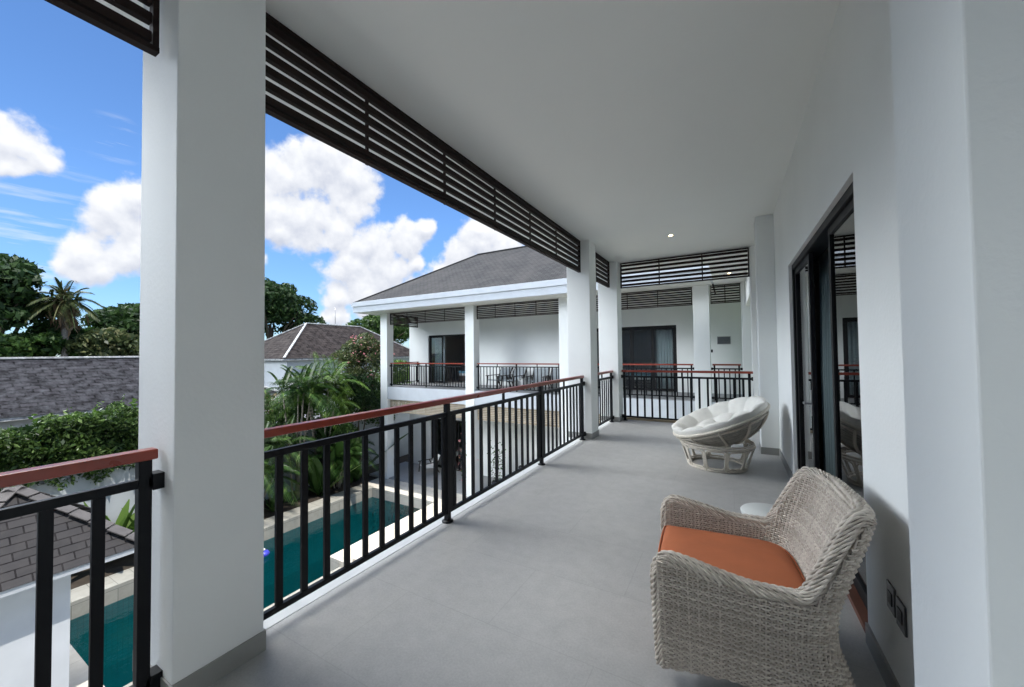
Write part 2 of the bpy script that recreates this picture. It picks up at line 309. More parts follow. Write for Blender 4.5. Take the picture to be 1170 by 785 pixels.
    def build(s, name, mat, parent=None, bevel=0, label=None, uv=True, solid=0, subsurf=0):
        off = world_loc(parent) if parent else Vector((0, 0, 0))
        if parent is None and s.v:
            a = np.array(s.v); off = Vector(((a[:, 0].min()+a[:, 0].max())/2, (a[:, 1].min()+a[:, 1].max())/2, a[:, 2].min()))
        me = bpy.data.meshes.new(name); V_ = np.array(s.v, float)-np.array(off)
        me.from_pydata(V_.tolist(), [], s.f); me.materials.append(MAT[mat])
        if s.smooth: me.polygons.foreach_set('use_smooth', [True]*len(me.polygons))
        if uv and len(s.f) < 3000:
            l = me.uv_layers.new(name='UVMap')
            for p in me.polygons:
                n = p.normal
                if abs(n.z) > .95: h = Vector((1, 0, 0)); t = Vector((0, 1, 0))
                else: h = Vector((-n.y, n.x, 0)).normalized(); t = n.cross(h)
                for li in p.loop_indices:
                    co = me.vertices[me.loops[li].vertex_index].co+off; l.data[li].uv = (co.dot(h), co.dot(t))
        o = bpy.data.objects.new(name, me); col.objects.link(o)
        if parent: o.parent = parent
        else: o.location = off
        if bevel: md = o.modifiers.new('bevel', 'BEVEL'); md.width = bevel; md.segments = 2; md.limit_method = 'ANGLE'
        if solid: md = o.modifiers.new('solid', 'SOLIDIFY'); md.thickness = solid; md.offset = 0
        if subsurf: md = o.modifiers.new('sub', 'SUBSURF'); md.levels = subsurf; md.render_levels = subsurf
        if label: o['label'] = label
        return o
def world_loc(o):
    v = Vector(o.location)
    while o.parent: o = o.parent; v += Vector(o.location)
    return v
def tag(o, label=None, cat=None, group=None, kind=None):
    if label: o['label'] = label
    if cat: o['category'] = cat
    if group: o['group'] = group
    if kind: o['kind'] = kind
    return o
def empty(name, loc, label, cat, group=None):
    o = bpy.data.objects.new(name, None); o.empty_display_size = .2; o.location = loc; col.objects.link(o); return tag(o, label, cat, group)
def copy_tree(o, parent=None):
    c = o.copy(); col.objects.link(c); c.parent = parent
    for ch in list(o.children): copy_tree(ch, c)
    return c
def structure(name, mb, mat, label, cat, bevel=0):
    return tag(mb.build(name, mat, bevel=bevel), label, cat, kind='structure')

# ------------------------------------------------------------ setting: ground, pool, own storey
G = -4.3
structure('ground', MB().box(-900, 900, -900, 900, G-2.7, G-2.4), 'lawn', 'dark green ground spreading out to the horizon beyond the gardens', 'ground')
structure('garden_soil', MB().box(-42, -14.52, -14, 11.6, G-2.39, G-.06).box(-14.53, -8.3, -14, 2.0, G-2.39, G-.05).box(-42, -14.6, 11.6, 34, G-2.39, G-.06), 'soil', 'dark planting soil under the palms beside the pool', 'soil')
# pool basin: long teal pool parallel to the balcony
PX0, PX1, PY0, PY1 = -13.75, -9.7, 2.40, 11.6
ps = MB().box(PX0-.05, PX1+.05, PY0-.05, PY1+.05, G-2.1, G-1.95)
ps.box(PX0-.06, PX0-.001, PY0, PY1, G-1.95, G-.44).box(PX1, PX1+.05, PY0, PY1, G-1.95, G-.44).box(PX0, PX1, PY0-.05, PY0, G-1.95, G-.44).box(PX0, PX1, PY1, PY1+.05, G-1.95, G-.44)
structure('pool_basin', ps, 'pool_tile', 'teal tiled basin of the long swimming pool', 'pool')
structure('pool_water', MB().box(PX0+.002, PX1-.002, PY0+.002, PY1-.002, G-1.949, G-.42), 'water', 'still teal green water filling the swimming pool', 'water')
structure('pool_coping', MB().box(-14.5, PX0, PY0-.4, PY1+.1, G-.45, G), 'coping_stone', 'raised weathered stone coping along the garden side of the pool', 'coping', bevel=.015)
structure('pool_deck', MB().box(-10.18, PX1, 7.05, PY1, G-.45, G+.004).box(PX1, -2.7, 7.05, PY1, G-1.2, G+.004).box(-14.5, -2.7, PY1+.1, 12.75, G-1.2, G).box(PX0, PX1, PY1, PY1+.1, G-1.2, G-.001).box(PX0, PX1, PY0-.38, PY0, G-.5, G-.01), 'pool_stone', 'pale sunlit stone deck round the pool', 'deck', bevel=.01)
structure('pool_edge', MB().box(PX1, -8.95, PY0-.5, 7.045, G-1.2, G-.16), 'coping_stone', 'weathered stone pool edge on the house side, below the near railing', 'pool edge', bevel=.012)
structure('deck_step', MB().box(-9.36, -2.7, 7.2, 11.45, G+.006, G+.09), 'pool_stone', 'low pale stone step running beside the pool', 'step', bevel=.008)
structure('terrace', MB().box(-15.3, 1.4, 12.75, 15.1, G-1.2, G+.03), 'patio_tile', 'grey tiled ground floor patio under the far wing', 'terrace')
structure('lower_terrace', MB().box(-8.95, 5, -14, 7.05, G-1.2, G-.03).box(-2.7, 5, 7.05, 12.75, G-1.2, G-.03), 'patio_tile', 'tiled ground floor level below the balcony', 'terrace')

# own balcony
structure('balcony_floor', MB().box(-2.24, 1.2, -3.2, 8.62, -.30, 0), 'floor_tile', 'large grey stone tiles of the long balcony floor', 'floor')
structure('balcony_floor_border', MB().box(-2.385, -2.254, -3.2, 8.62, -.55, -.004), 'border_stone', 'pale stone border strip under the balcony railing', 'border')
structure('ceiling', MB().box(-2.98, 6, -3.2, 9.55, 3.45, 3.62).box(-.3805, 6, 9.551, 15.09, 3.45, 3.62), 'ceiling_paint', 'smooth off white ceiling over the whole balcony', 'ceiling')
structure('roof_fascia', MB().box(-3.06, -2.982, -3.2, 9.64, 3.44, 3.95).box(-2.981, -.38, 9.56, 9.64, 3.44, 3.95), 'fascia_paint', 'white roof edge outside the slatted screens', 'fascia')
structure('upper_roof', MB().quad((-3.06, -3.2, 3.95), (6, -3.2, 3.95), (6, 9.6, 3.95), (-3.06, 9.6, 3.95)).quad((-3.06, -3.2, 3.96), (-3.06, 8.4, 3.96), (1.5, 9.6, 6.5), (1.5, -3.2, 6.5)), 'roof_shingle', 'grey shingle roof above the balcony', 'roof')
structure('sill', MB().box(-2.10, .36, 8.63, 8.83, -.2, .045), 'wood_sill', 'beige wooden sill beyond the far end railing', 'sill')
WX = .58
D0, D1, DH = 2.62, 5.20, 2.43
wl = MB().box(WX, WX+.2, -3.2, D0, 0, 3.45).box(WX, WX+.2, D1, 8.62, 0, 3.45).box(WX, WX+.2, D0, D1, DH, 3.45)
structure('wall', wl, 'plaster', 'long white plastered balcony wall with the sliding door', 'wall')
structure('wall_skirting', MB().box(WX-.012, WX, 1.28, D0, 0, .10).box(WX-.012, WX, D1, 6.58, 0, .10), 'skirting', 'low grey tile skirting along the balcony wall', 'skirting')
structure('shade_wall', MB().box(-2.5, WX, -3.3, -3.2, 0, 3.449), 'plaster', 'unseen white wall added behind the viewer to shade the near column', 'wall')  # added out of view to keep light off the near column
# room behind the door
rm = MB().box(WX+.2, 4.6, 1.2, 6.4, -.02, -.002).box(4.6, 4.7, 1.2, 6.4, 0, 2.9).box(WX+.2, 4.6, 1.1, 1.2, 0, 2.9).box(WX+.2, 4.6, 6.4, 6.5, 0, 2.9).box(WX+.2, 4.7, 1.1, 6.5, 2.9, 3.0)
structure('room_interior', rm, 'room_paint', 'dim bedroom interior behind the sliding door', 'room')

def pilaster(y0, y1, label):
    e = empty('pilaster', (.47, (y0+y1)/2, 0), label, 'pilaster', 'pilasters along the balcony wall')
    MB().box(.36, WX-.001, y0, y1, 0, 3.449).build('shaft', 'plaster_pillar', e, bevel=.004)
    MB().box(.35, WX-.002, y0-.01, y1+.01, 0, .10).build('plinth', 'skirting', e, bevel=.002)
pilaster(.95, 1.27, 'nearest white wall pilaster, filling the right edge of the picture')
pilaster(6.60, 6.95, 'white wall pilaster just behind the papasan chair')
pilaster(8.42, 8.78, 'white pilaster where the far end railing meets the wall')

def pillar(x0, x1, y0, y1, label):
    e = empty('column', ((x0+x1)/2, (y0+y1)/2, 0), label, 'column', 'white square columns along the balcony')
    MB().box(x0, x1, y0, y1, -.56, 3.449).build('shaft', 'plaster_pillar', e, bevel=.006)
    MB().box(x0-.008, x1+.008, y0-.008, y1+.008, 0, .10).build('plinth', 'skirting', e, bevel=.002)
pillar(-2.51, -2.10, .72, 1.09, 'huge nearest white square column at the left of the balcony')
pillar(-2.51, -2.09, 6.40, 6.77, 'middle white square column at the far end of the long railing')
pillar(-2.51, -2.09, 8.25, 8.62, 'slim looking white corner column beside the far end railing')

# ------------------------------------------------------------ railings
def railing(a, b, verts, posts, stubs, label, cat='railing', group='black metal railings with red handrails', hand=(None, None), brackets=(1, 1), z=0, fine=True):
    """straight run from a to b (xy); verts, posts, stubs are distances from a"""
    A = Vector((a[0], a[1], z)); B = Vector((b[0], b[1], z)); d = (B-A).normalized(); n = Vector((-d.y, d.x, 0)); Ln = (B-A).length
    e = empty('railing', tuple((A+B)/2), label, cat, group)
    up = Vector((0, 0, 1)); h0 = hand[0] if hand[0] is not None else 0; h1 = hand[1] if hand[1] is not None else Ln
    bv = .003 if fine else 0
    MB().beam(A+d*h0+up*1.075, A+d*h1+up*1.075, .062, .045).build('handrail', 'red_wood', e, bevel=.006 if fine else 0)
    MB().beam(A+up*.955, A+d*Ln+up*.955, .030, .038).build('top_rail', 'black_metal', e, bevel=bv)
    MB().beam(A+up*.09, A+d*Ln+up*.09, .030, .034).build('bottom_rail', 'black_metal', e, bevel=bv)
    for t in verts:
        p = A+d*t; MB().beam(p+up*.105, p+up*.938, .038 if fine else .03, .018, n).build('picket', 'black_metal', e)
    for t in posts:
        p = A+d*t; q = MB().beam(p+up*.012, p+up*1.053, .045, .045, n).build('post', 'black_metal', e, bevel=bv)
        if fine:
            fl = MB(); fl.lathe([(.052, .001), (.052, .010), (.030, .016), (.024, .018)], tuple(p), 12); fl.build('base_plate', 'black_metal', q)
    for t in stubs:
        p = A+d*t; MB().beam(p+up*.972, p+up*1.053, .03, .02, n).build('handrail_bracket', 'black_metal', e)
    for k, on in enumerate(brackets):
        if not on: continue
        t = -.012 if k == 0 else Ln+.012
        for zz in (.955, .09):
            p = A+d*t+up*zz; MB().beam(p-d*.022, p+d*.022, .07, .07).beam(p-d*.035, p+d*.035, .045, .045).build('wall_bracket', 'black_metal', e, bevel=bv)
    return e
RX = -2.23
def fill(t0, t1, pitch=.147):
    n = max(1, round((t1-t0)/pitch)); return [t0+(t1-t0)*k/n for k in range(n+1)]
Y0 = 1.09
vt = [1.236-Y0+.1465*k for k in range(10)] + fill(2.81-Y0, 4.57-Y0, .147) + fill(4.76-Y0, 6.20-Y0, .147)
vt = [t for t in vt if t < 2.60-Y0 or t > 2.8-Y0]+[2.71-Y0+k for k in (-.052, .052)]+[4.67-Y0+k for k in (-.052, .052)]
railing((RX, Y0), (RX, 6.36), vt, [.012, 2.71-Y0, 4.67-Y0, 6.31-Y0], [1.97-Y0, 3.70-Y0, 5.50-Y0], 'long black railing with a red handrail, running beside the pool between two white columns', hand=(-.03, 5.26))
railing((RX, -2.9), (RX, .69), [3.56-.137*k for k in range(1, 25) if abs(.137*k-1.9) > .06], [3.56, 1.66, .05], [2.6, .8], 'near black railing at the left edge, above the shingled gate roof', hand=(0, 3.60))
railing((RX, 6.80), (RX, 8.22), fill(.13, 1.29, .145), [.05, 1.37], [.7], 'short black railing bay between the two far white columns', hand=(-.02, 1.44))
railing((-2.07, 8.50), (.345, 8.50), fill(.16, 2.27, .150), [.045, 2.37], [1.2], 'far end railing crossing the balcony behind the papasan chair', hand=(-.01, 2.43))

# ------------------------------------------------------------ slatted screens
def screen(a, b, z0, z1, ns, dividers, label, mat='louver_wood', depth=.034, group='dark slatted screens under the eaves', sh=.044, inner=1):
    A = Vector((a[0], a[1], 0)); B = Vector((b[0], b[1], 0)); d = (B-A).normalized(); n = Vector((-d.y, d.x, 0)); up = Vector((0, 0, 1))
    e = empty('slatted_screen', tuple((A+B)/2+up*z0), label, 'screen', group)
    fr = MB()
    fr.beam(A+up*(z1-.012), B+up*(z1-.012), depth+.012, .022).beam(A+up*(z0+.012), B+up*(z0+.012), depth+.012, .024)
    fr.beam(A+d*.012+up*(z0+.0255), A+d*.012+up*(z1-.0245), .022, depth+.01, n).beam(B-d*.012+up*(z0+.0255), B-d*.012+up*(z1-.0245), .022, depth+.01, n)
    fr.build('frame', mat, e)
    p = (z1-z0-.04)/ns
    for k in range(ns):
        zc = z0+.02+p*(k+.5)
        MB().beam(A+d*.026+up*zc, B-d*.026+up*zc, depth, sh).build('slat', mat, e)
    for t in dividers:
        q = A+d*t-n*inner*(depth/2+.008); MB().beam(q+up*(z0+.002), q+up*(z1-.002), .022, .016, n).build('divider', mat, e)
    return e
LX = -2.26
screen((LX, -3.1), (LX, .70), 2.89, 3.445, 6, [.4+.88*k for k in range(4)], 'nearest slatted screen, in the top left corner before the huge column', inner=-1)
screen((LX, 1.11), (LX, 6.38), 2.89, 3.445, 6, [.78+.88*k for k in range(6) if k < 5], 'long dark slatted screen hanging over the long pool side railing', inner=-1)
screen((LX, 6.79), (LX, 8.23), 2.89, 3.445, 6, [.62], 'short slatted screen between the two far white columns', inner=-1)
screen((-2.07, 8.5), (.35, 8.5), 2.89, 3.445, 6, [.81, 1.62], 'slatted screen above the far end railing of the balcony')

# ------------------------------------------------------------ sliding door
dr = empty('sliding_door', (WX+.1, (D0+D1)/2, 0), 'black framed sliding glass door in the balcony wall, one leaf open', 'door')
fr = MB().box(WX+.03, WX+.17, D0, D0+.05, .03, DH-.001).box(WX+.03, WX+.17, D1-.05, D1, .03, DH-.001).box(WX+.03, WX+.17, D0+.05, D1-.05, DH-.06, DH-.001)
fr.build('frame', 'door_frame', dr, bevel=.003)
MB().box(WX+.004, WX+.2, D0+.001, D1-.001, .0, .03).build('threshold', 'brown_wood', dr)
def leaf(y0, y1, x, handle=None):
    q = MB(); zb, zt, w = .04, DH-.065, .055
    q.box(x, x+.035, y0, y0+w, zb, zt).box(x, x+.035, y1-w, y1, zb, zt).box(x, x+.035, y0+w, y1-w, zt-w, zt).box(x, x+.035, y0+w, y1-w, zb, zb+.08)
    o = q.build('door_leaf', 'door_frame', dr, bevel=.003)
    MB().box(x+.013, x+.021, y0+w, y1-w, zb+.08, zt-w).build('pane', 'door_glass', o)
    if handle is not None:
        MB().box(x-.008, x-.0005, handle-.018, handle+.018, .90, 1.13).box(x-.05, x-.008, handle-.008, handle+.008, 1.0, 1.018).box(x-.06, x-.045, handle-.008, handle+.07, 1.0, 1.018).build('handle', 'steel', o, bevel=.002)
leaf(D0+.05, 3.52, WX+.05); leaf(D0+.10, 3.56, WX+.10); leaf(4.30, D1-.05, WX+.05, 4.34)
def curtain(name, x0, x1, y0, y1, z0, z1, mat, label, cat='curtain', waves=9, amp=.05, parent=None):
    n = waves*10; rows = []
    for z in (z0, (z0+z1)/2, z1):
        k = 1.0 if z < z1 else .7
        rows.append([(x0+(x1-x0)*i/n+(amp*k*math.sin(i/n*waves*2*math.pi+.4*z) if abs(x1-x0) < abs(y1-y0) else 0),
                      y0+(y1-y0)*i/n+(amp*k*math.sin(i/n*waves*2*math.pi+.4*z) if abs(x1-x0) >= abs(y1-y0) else 0), z) for i in range(n+1)])
    o = MB().grid(rows).build(name, mat, parent, solid=.004)
    return tag(o, label, cat) if parent is None else o
curtain('curtain', WX+.24, WX+.24, 3.45, 4.25, .03, 2.5, 'blue_curtain', 'blue grey curtain hanging in the open part of the sliding door', waves=7)
curtain('curtain', WX+.30, WX+.30, 4.55, 5.2, .03, 2.5, 'white_curtain', 'pale curtain behind the far leaf of the sliding door', waves=6)
bd = empty('bed', (3.3, 3.4, 0), 'low bed in the dim room behind the sliding door', 'bed')
MB().box(2.4, 4.5, 2.4, 4.3, .1, .35).build('bed_frame', 'dark_wood', bd, bevel=.02)
MB().box(2.45, 4.45, 2.45, 4.25, .351, .6).build('mattress', 'white_cloth', bd, bevel=.06)
# sockets
for y, z, lab in ((2.245, .43, 'black wall socket plate, the one farther from the camera'), (2.135, .42, 'black wall socket plate, the one nearer the camera')):
    s_ = empty('wall_socket', (WX, y, z), lab, 'socket', 'black sockets behind the wicker armchair')
    MB().box(WX-.009, WX-.0005, y-.046, y+.046, z-.058, z+.058).build('plate', 'socket_black', s_, bevel=.003)
    MB().box(WX-.012, WX-.0092, y-.024, y+.024, z-.026, z+.026).build('insert', 'door_frame', s_, bevel=.001)

def downlight(x, y, z, lab):
    e = empty('ceiling_spotlight', (x, y, z), lab, 'ceiling light', 'recessed ceiling spotlights')
    MB().lathe([(.030, -.0015), (.044, -.004), (.046, -.0008)], (x, y, z), 20).build('trim_ring', 'table_top', e)
    MB().lathe([(.029, -.006), (.029, -.0045)], (x, y, z), 16).build('bulb', 'lamp_glow', e)
downlight(-.83, 6.9, 3.45, 'small lit ceiling spotlight of the near balcony')

# ------------------------------------------------------------ wicker armchair
def wicker_chair():
    CX, CY, A = .035, 2.235, R(5)
    e = empty('wicker_armchair', (CX, CY, 0), 'grey wicker tub armchair with an orange seat cushion in the foreground', 'armchair')
    def W(p):      # local: x to the chair's back, y across
        x, y = rot((p[0], p[1]), A); return np.array((CX+x, CY+y, p[2]))
    def halfw(z): return .325+.085*min(1, max(0, z/.6))**.8+.0*z
    def backx(z):
        k = np.interp(z, [0, .12, .30, .45, .62, .74, .86], [.395, .365, .305, .312, .365, .412, .448]); return float(k)
    XF = -.375; XC = .03
    def lw(u):     # u in [-1,1]; returns fraction along arm / angle
        return u
    U0 = .42       # part of u used by each straight arm
    def plan(u, z, inset=0):
        hw = halfw(z)-inset; bx = backx(z)-inset; s = -1 if u < 0 else 1; a = abs(u)
        xf = XF+.012*(1-min(1, z/.5))
        if a > 1-U0: t = (1-a)/U0; return (xf+(XC-xf)*t, s*hw*(1-.03*(1-t)))
        th = a/(1-U0)*math.pi/2; c, s2 = math.cos(th), math.sin(th); q = 2/3.9
        return (XC+(bx-XC)*c**q, s*hw*s2**q)
    def top(u):
        a = abs(u)
        if a > 1-U0:
            t = (1-a)/U0; return .583-.062*t*t*(3-2*t)
        th = a/(1-U0)      # 1 at junction, 0 at the back centre
        k = 1-th; k = min(1, max(0, k-.14)/.34); k = k*k*(3-2*k); return .521+.322*k
    def bottom(u):
        a = abs(u); 
        if a > 1-U0:
            t = (1-a)/U0; return .060+.045*math.sin(min(1, t*1.15)*math.pi*.5)
        return .12-.06*(1-a/(1-U0))
    def norm2(u, z):
        p = np.array(plan(u+.004 if u < .995 else u, z)); q = np.array(plan(u-.004 if u > -.995 else u, z)); t = p-q; t /= np.linalg.norm(t)+1e-9
        return np.array((t[1], -t[0]))      # outward
    # arc length table at mid height
    us = np.linspace(-1, 1, 1201); pm = np.array([plan(u, .4) for u in us]); sl_ = np.concatenate([[0], np.cumsum(np.linalg.norm(np.diff(pm, axis=0), axis=1))]); LT = sl_[-1]
    def panel(name, off, zlo, ztop_off, sgn, pitch=.0112, stake=.0200, r_=.0046):
        m = MB(); nst = int(LT/stake); ns = nst*4; uu = np.interp(np.linspace(0, LT, ns+1), sl_, us)
        z = .335 if off > .03 else .062; k = 0
        while z < .84:
            run = []
            for j, u in enumerate(uu):
                if z < top(u)-ztop_off and z > zlo(u)-.004:
                    n = norm2(u, z); ph = math.cos(math.pi*(j/4.)+math.pi*k); p = plan(u, z, off); o_ = .0042*ph*sgn
                    run.append(W((p[0]+n[0]*o_, p[1]+n[1]*o_, z)))
                else:
                    if len(run) > 5: m.tube(run, r_, 5, cap=False)
                    run = []
            if len(run) > 5: m.tube(run, r_, 5, cap=False)
            z += pitch; k += 1
        o = m.build(name, 'wicker', e, uv=False)
        # stakes
        st = MB()
        for j in range(0, nst+1):
            u = float(np.interp(j*LT/nst, sl_, us)); z0_ = zlo(u); z1_ = top(u)-ztop_off
            st.tube([W((*plan(u, z0_+(z1_-z0_)*t, off), z0_+(z1_-z0_)*t)) for t in np.linspace(0, 1, 9)], .0042, 5, cap=False)
        st.build('stakes', 'wicker', o, uv=False)
        return o
    panel('outer_weave', 0, bottom, .015, 1)
    panel('inner_weave', .062, lambda u: .30, .015, -1)
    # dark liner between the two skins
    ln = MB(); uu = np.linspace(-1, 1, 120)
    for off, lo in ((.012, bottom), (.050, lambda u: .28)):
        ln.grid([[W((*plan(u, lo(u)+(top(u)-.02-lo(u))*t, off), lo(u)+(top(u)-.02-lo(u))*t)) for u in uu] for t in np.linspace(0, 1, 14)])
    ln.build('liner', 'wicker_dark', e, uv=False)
    # braided border along arms and back, down the two front edges
    path = []
    for z in np.linspace(.065, .53, 16): p = plan(-1, z, .031); path.append(W((p[0]-.002, p[1], z)))
    path.append(W((XF+.014, -plan(1, .56, .031)[1], .572)))
    for u in np.linspace(-.965, .965, 150): z = top(u)-.004; p = plan(u, z, .031); path.append(W((p[0], p[1], z)))
    path.append(W((XF+.014, plan(1, .56, .031)[1], .572)))
    for z in np.linspace(.53, .065, 16): p = plan(1, z, .031); path.append(W((p[0]-.002, p[1], z)))
    P = np.array(path)
    for _ in range(3): P[1:-1] = (P[:-2]+2*P[1:-1]+P[2:])/4
    sl2 = np.concatenate([[0], np.cumsum(np.linalg.norm(np.diff(P, axis=0), axis=1))]); L2 = sl2[-1]; nn = int(L2/.0055)
    Q = np.stack([np.interp(np.linspace(0, L2, nn), sl2, P[:, i]) for i in range(3)], 1)
    MB().tube(Q[::4], .024, 10).build('border_core', 'wicker_dark', e, uv=False)
    T = np.gradient(Q, axis=0); T /= np.linalg.norm(T, axis=1)[:, None]
    n0 = np.cross(T[0], (0, 0, 1.)); n0 = n0 if np.linalg.norm(n0) > .1 else np.cross(T[0], (1., 0, 0)); n0 /= np.linalg.norm(n0); F1 = []
    for t in T: n0 = n0-t*np.dot(n0, t); n0 /= np.linalg.norm(n0); F1.append(n0.copy())
    F1 = np.array(F1); F2 = np.cross(T, F1); S = np.linspace(0, L2, nn); br = MB()
    for k in range(15):
        a = S*2*math.pi/.40+k*2*math.pi/15; rr = .0270+.0038*np.cos(S*2*math.pi/.060+k*math.pi*.98)
        br.tube(Q+F1*(np.cos(a)*rr)[:, None]+F2*(np.sin(a)*rr)[:, None], .0054, 6)
    br.build('braided_border', 'wicker', e, uv=False)
    # front apron under the cushion
    fa = MB(); n = 26
    for k in range(n):
        z = .10+.22*k/(n-1)*1.0; fa.tube([W((XF+.055+.0035*math.cos(math.pi*j/3.+math.pi*k), -halfw(z)+.05+(2*halfw(z)-.1)*j/96., z)) for j in range(97)], .0052, 5)
    fa.build('front_apron', 'wicker', e, uv=False)
    sb = MB().prism([tuple(W((x, y, 0))[:2]) for x, y in ((XF+.07, -.31), (XF+.07, .31), (.16, .33), (.27, .24), (.30, 0), (.27, -.24), (.16, -.33))], .27, .32); sb.build('seat_deck', 'wicker_dark', e)
    for sx, sy in ((-.27, -.22), (-.27, .22), (.24, -.18), (.24, .18)):
        MB().tube([W((sx*.8, sy*.75, .002)), W((sx*.8, sy*.75, .30))], .018, 10).build('leg', 'wicker_dark', e, uv=False)
    # cushion: rounded slab that follows the tub
    def cp(u, ins):
        p = plan(u, .44, .075+ins); return (max(p[0], XF+.02+ins), p[1])
    us2 = np.linspace(-1, 1, 60); loop0 = [cp(u, 0) for u in us2]
    f0 = loop0[0]; f1 = loop0[-1]; loopf = [(XF-.005-.014*math.sin(math.pi*t), f1[1]+(f0[1]-f1[1])*t) for t in np.linspace(.03, .97, 24)]
    base = np.array(loop0+loopf); cen = base.mean(0)
    rowsG = []
    for s_, z in ((.0005, .323), (.2, .323), (.93, .323), (.985, .335), (1.0, .36), (1.0, .405), (.985, .432), (.95, .447), (.88, .455), (.7, .463), (.45, .468), (.2, .470), (.0005, .471)):
        rowsG.append([W((*(cen+(b-cen)*s_), z)) for b in base])
    cu_ = MB().grid(rowsG, closed=True); cu_.build('cushion', 'orange_cushion', e, uv=False)
    MB().tube([W((*(cen+(b-cen)*.997), .437)) for b in base], .0048, 6, True).build('piping', 'orange_cushion', e, uv=False)
    return e
wicker_chair()

# ------------------------------------------------------------ papasan chair
def papasan():
    CX, CY = -.185, 5.68
    e = empty('papasan_chair', (CX, CY, 0), 'round bleached rattan papasan chair with a tufted cream cushion', 'chair')
    bs = MB()
    circ = lambda r_, z, n=48: [(CX+r_*math.cos(2*math.pi*k/n), CY+r_*math.sin(2*math.pi*k/n), z) for k in range(n)]
    bs.tube(circ(.335, .016), .016, 8, True).tube(circ(.338, .045), .010, 6, True).tube(circ(.425, .295), .016, 8, True).tube(circ(.418, .325), .012, 8, True)
    b = bs.build('base_ring', 'rattan', e, uv=False)
    for k in range(10):
        a0 = 2*math.pi*(k+.06)/10; a1 = 2*math.pi*(k+.94)/10; pts = []
        for (s_, t) in [(0, .25), (0, .75), (.04, .92), (.14, .99), (.5, 1), (.86, .99), (.96, .92), (1, .75), (1, .25), (.96, .08), (.86, .01), (.5, 0), (.14, .01), (.04, .08)]:
            a = a0+(a1-a0)*s_; z = .045+.225*t; r_ = .335+(.425-.335)*(z/.295); pts.append((CX+r_*math.cos(a), CY+r_*math.sin(a), z))
        MB().tube(pts, .0095, 7, True).build('base_loop', 'rattan', e, uv=False)
        am = 2*math.pi*k/10; MB().tube([(CX+.335*math.cos(am), CY+.335*math.sin(am), .02), (CX+.425*math.cos(am), CY+.425*math.sin(am), .30)], .013, 8).build('base_post', 'rattan', e, uv=False)
    # tilted bowl
    ty, tx = R(-21.5), R(5.5); RR = .585; DP = .31; C0 = Vector((CX+.035, CY+.02, .605))
    Mr = Matrix.Rotation(tx, 3, 'X') @ Matrix.Rotation(ty, 3, 'Y')
    Rs = (RR*RR+DP*DP)/(2*DP)
    def Bp(rho, a, up=0.0):
        z = Rs-DP-math.sqrt(Rs*Rs-rho*rho)+0.0; z = -(math.sqrt(Rs*Rs-rho*rho)-(Rs-DP))
        return tuple(C0+Mr @ Vector((rho*math.cos(a), rho*math.sin(a), z+up)))
    rim = MB(); rim.tube([Bp(RR, 2*math.pi*k/64) for k in range(64)], .019, 9, True).tube([Bp(RR-.03, 2*math.pi*k/64, -.012) for k in range(64)], .012, 8, True)
    rb = rim.build('bowl_rim', 'rattan', e, uv=False)
    rib = MB()
    for k in range(10):
        a = 2*math.pi*(k+.5)/10; rib.tube([Bp(r_, a+.0, -.026) for r_ in np.linspace(RR-.005, .1, 12)], .0155, 7)
    rib.tube([Bp(.12, 2*math.pi*k/24, -.014) for k in range(24)], .012, 7, True)
    rib.build('bowl_ribs', 'rattan', e, uv=False)
    wv = MB()
    for j in range(34):
        r_ = .11+(RR-.13)*j/33; wv.tube([Bp(r_, 2*math.pi*k/72, .004*math.cos(k*math.pi/3.6+j*math.pi)) for k in range(72)], .0068, 5, True)
    wv.build('bowl_weave', 'rattan_back', e, uv=False)
    # tufted cushion
    Gd = []
    nr, na = 34, 144
    def puff(rho, a):
        q = rho/RR
        rings = [(0, .30, 4, 0), (.30, .66, 8, .4), (.66, 1.08, 12, .1)]
        h = 0
        for r0_, r1_, n, ph in rings:
            if r0_ <= q <= r1_+1e-6:
                t = (q-r0_)/(r1_-r0_); h = (abs(math.sin(math.pi*t))**.55)*(abs(math.cos(n*a/2+ph))**.38*.85+.15); break
        return h
    for i in range(nr+1):
        q = 1.03*i/nr; row = []
        for k in range(na):
            a = 2*math.pi*k/na; rho = max(.001, min(RR*q, RR*1.0)); h = puff(max(.001, RR*q), a)
            edge = 1-max(0, (q-.86)/.17)**2
            row.append(Bp(min(rho, RR*.999), a, .030+.078*h*edge*(.8+.2*q)+.030*edge+.10*(1-q*q)+.045*max(0, q-.4)))
        Gd.append(row)
    for q, up in ((1.035, .045), (1.02, .012), (.98, -.002), (.9, .008), (.6, .012), (.2, .012)):
        Gd.append([tuple(C0+Mr @ (Mr.inverted() @ (Vector(Bp(min(RR*q, RR*.999), 2*math.pi*k/na, up))-C0)*Vector((1, 1, 1)).x)) for k in range(na)])
    MB().grid(Gd, closed=True).build('cushion', 'cream_cushion', e, uv=False)
papasan()

# side table between the chairs
st = empty('side_table', (.19, 2.90, 0), 'small round white side table behind the wicker armchair', 'table')
MB().lathe([(.001, .455), (.145, .455), (.155, .46), (.157, .475), (.15, .483), (.001, .4835)], (.19, 2.90, 0), 40).build('table_top', 'table_top', st)
MB().lathe([(.02, .011), (.018, .455)], (.19, 2.90, 0), 16).build('stem', 'table_top', st)
MB().lathe([(.11, .0), (.11, .008), (.02, .012)], (.19, 2.90, 0), 32).build('foot', 'table_top', st)

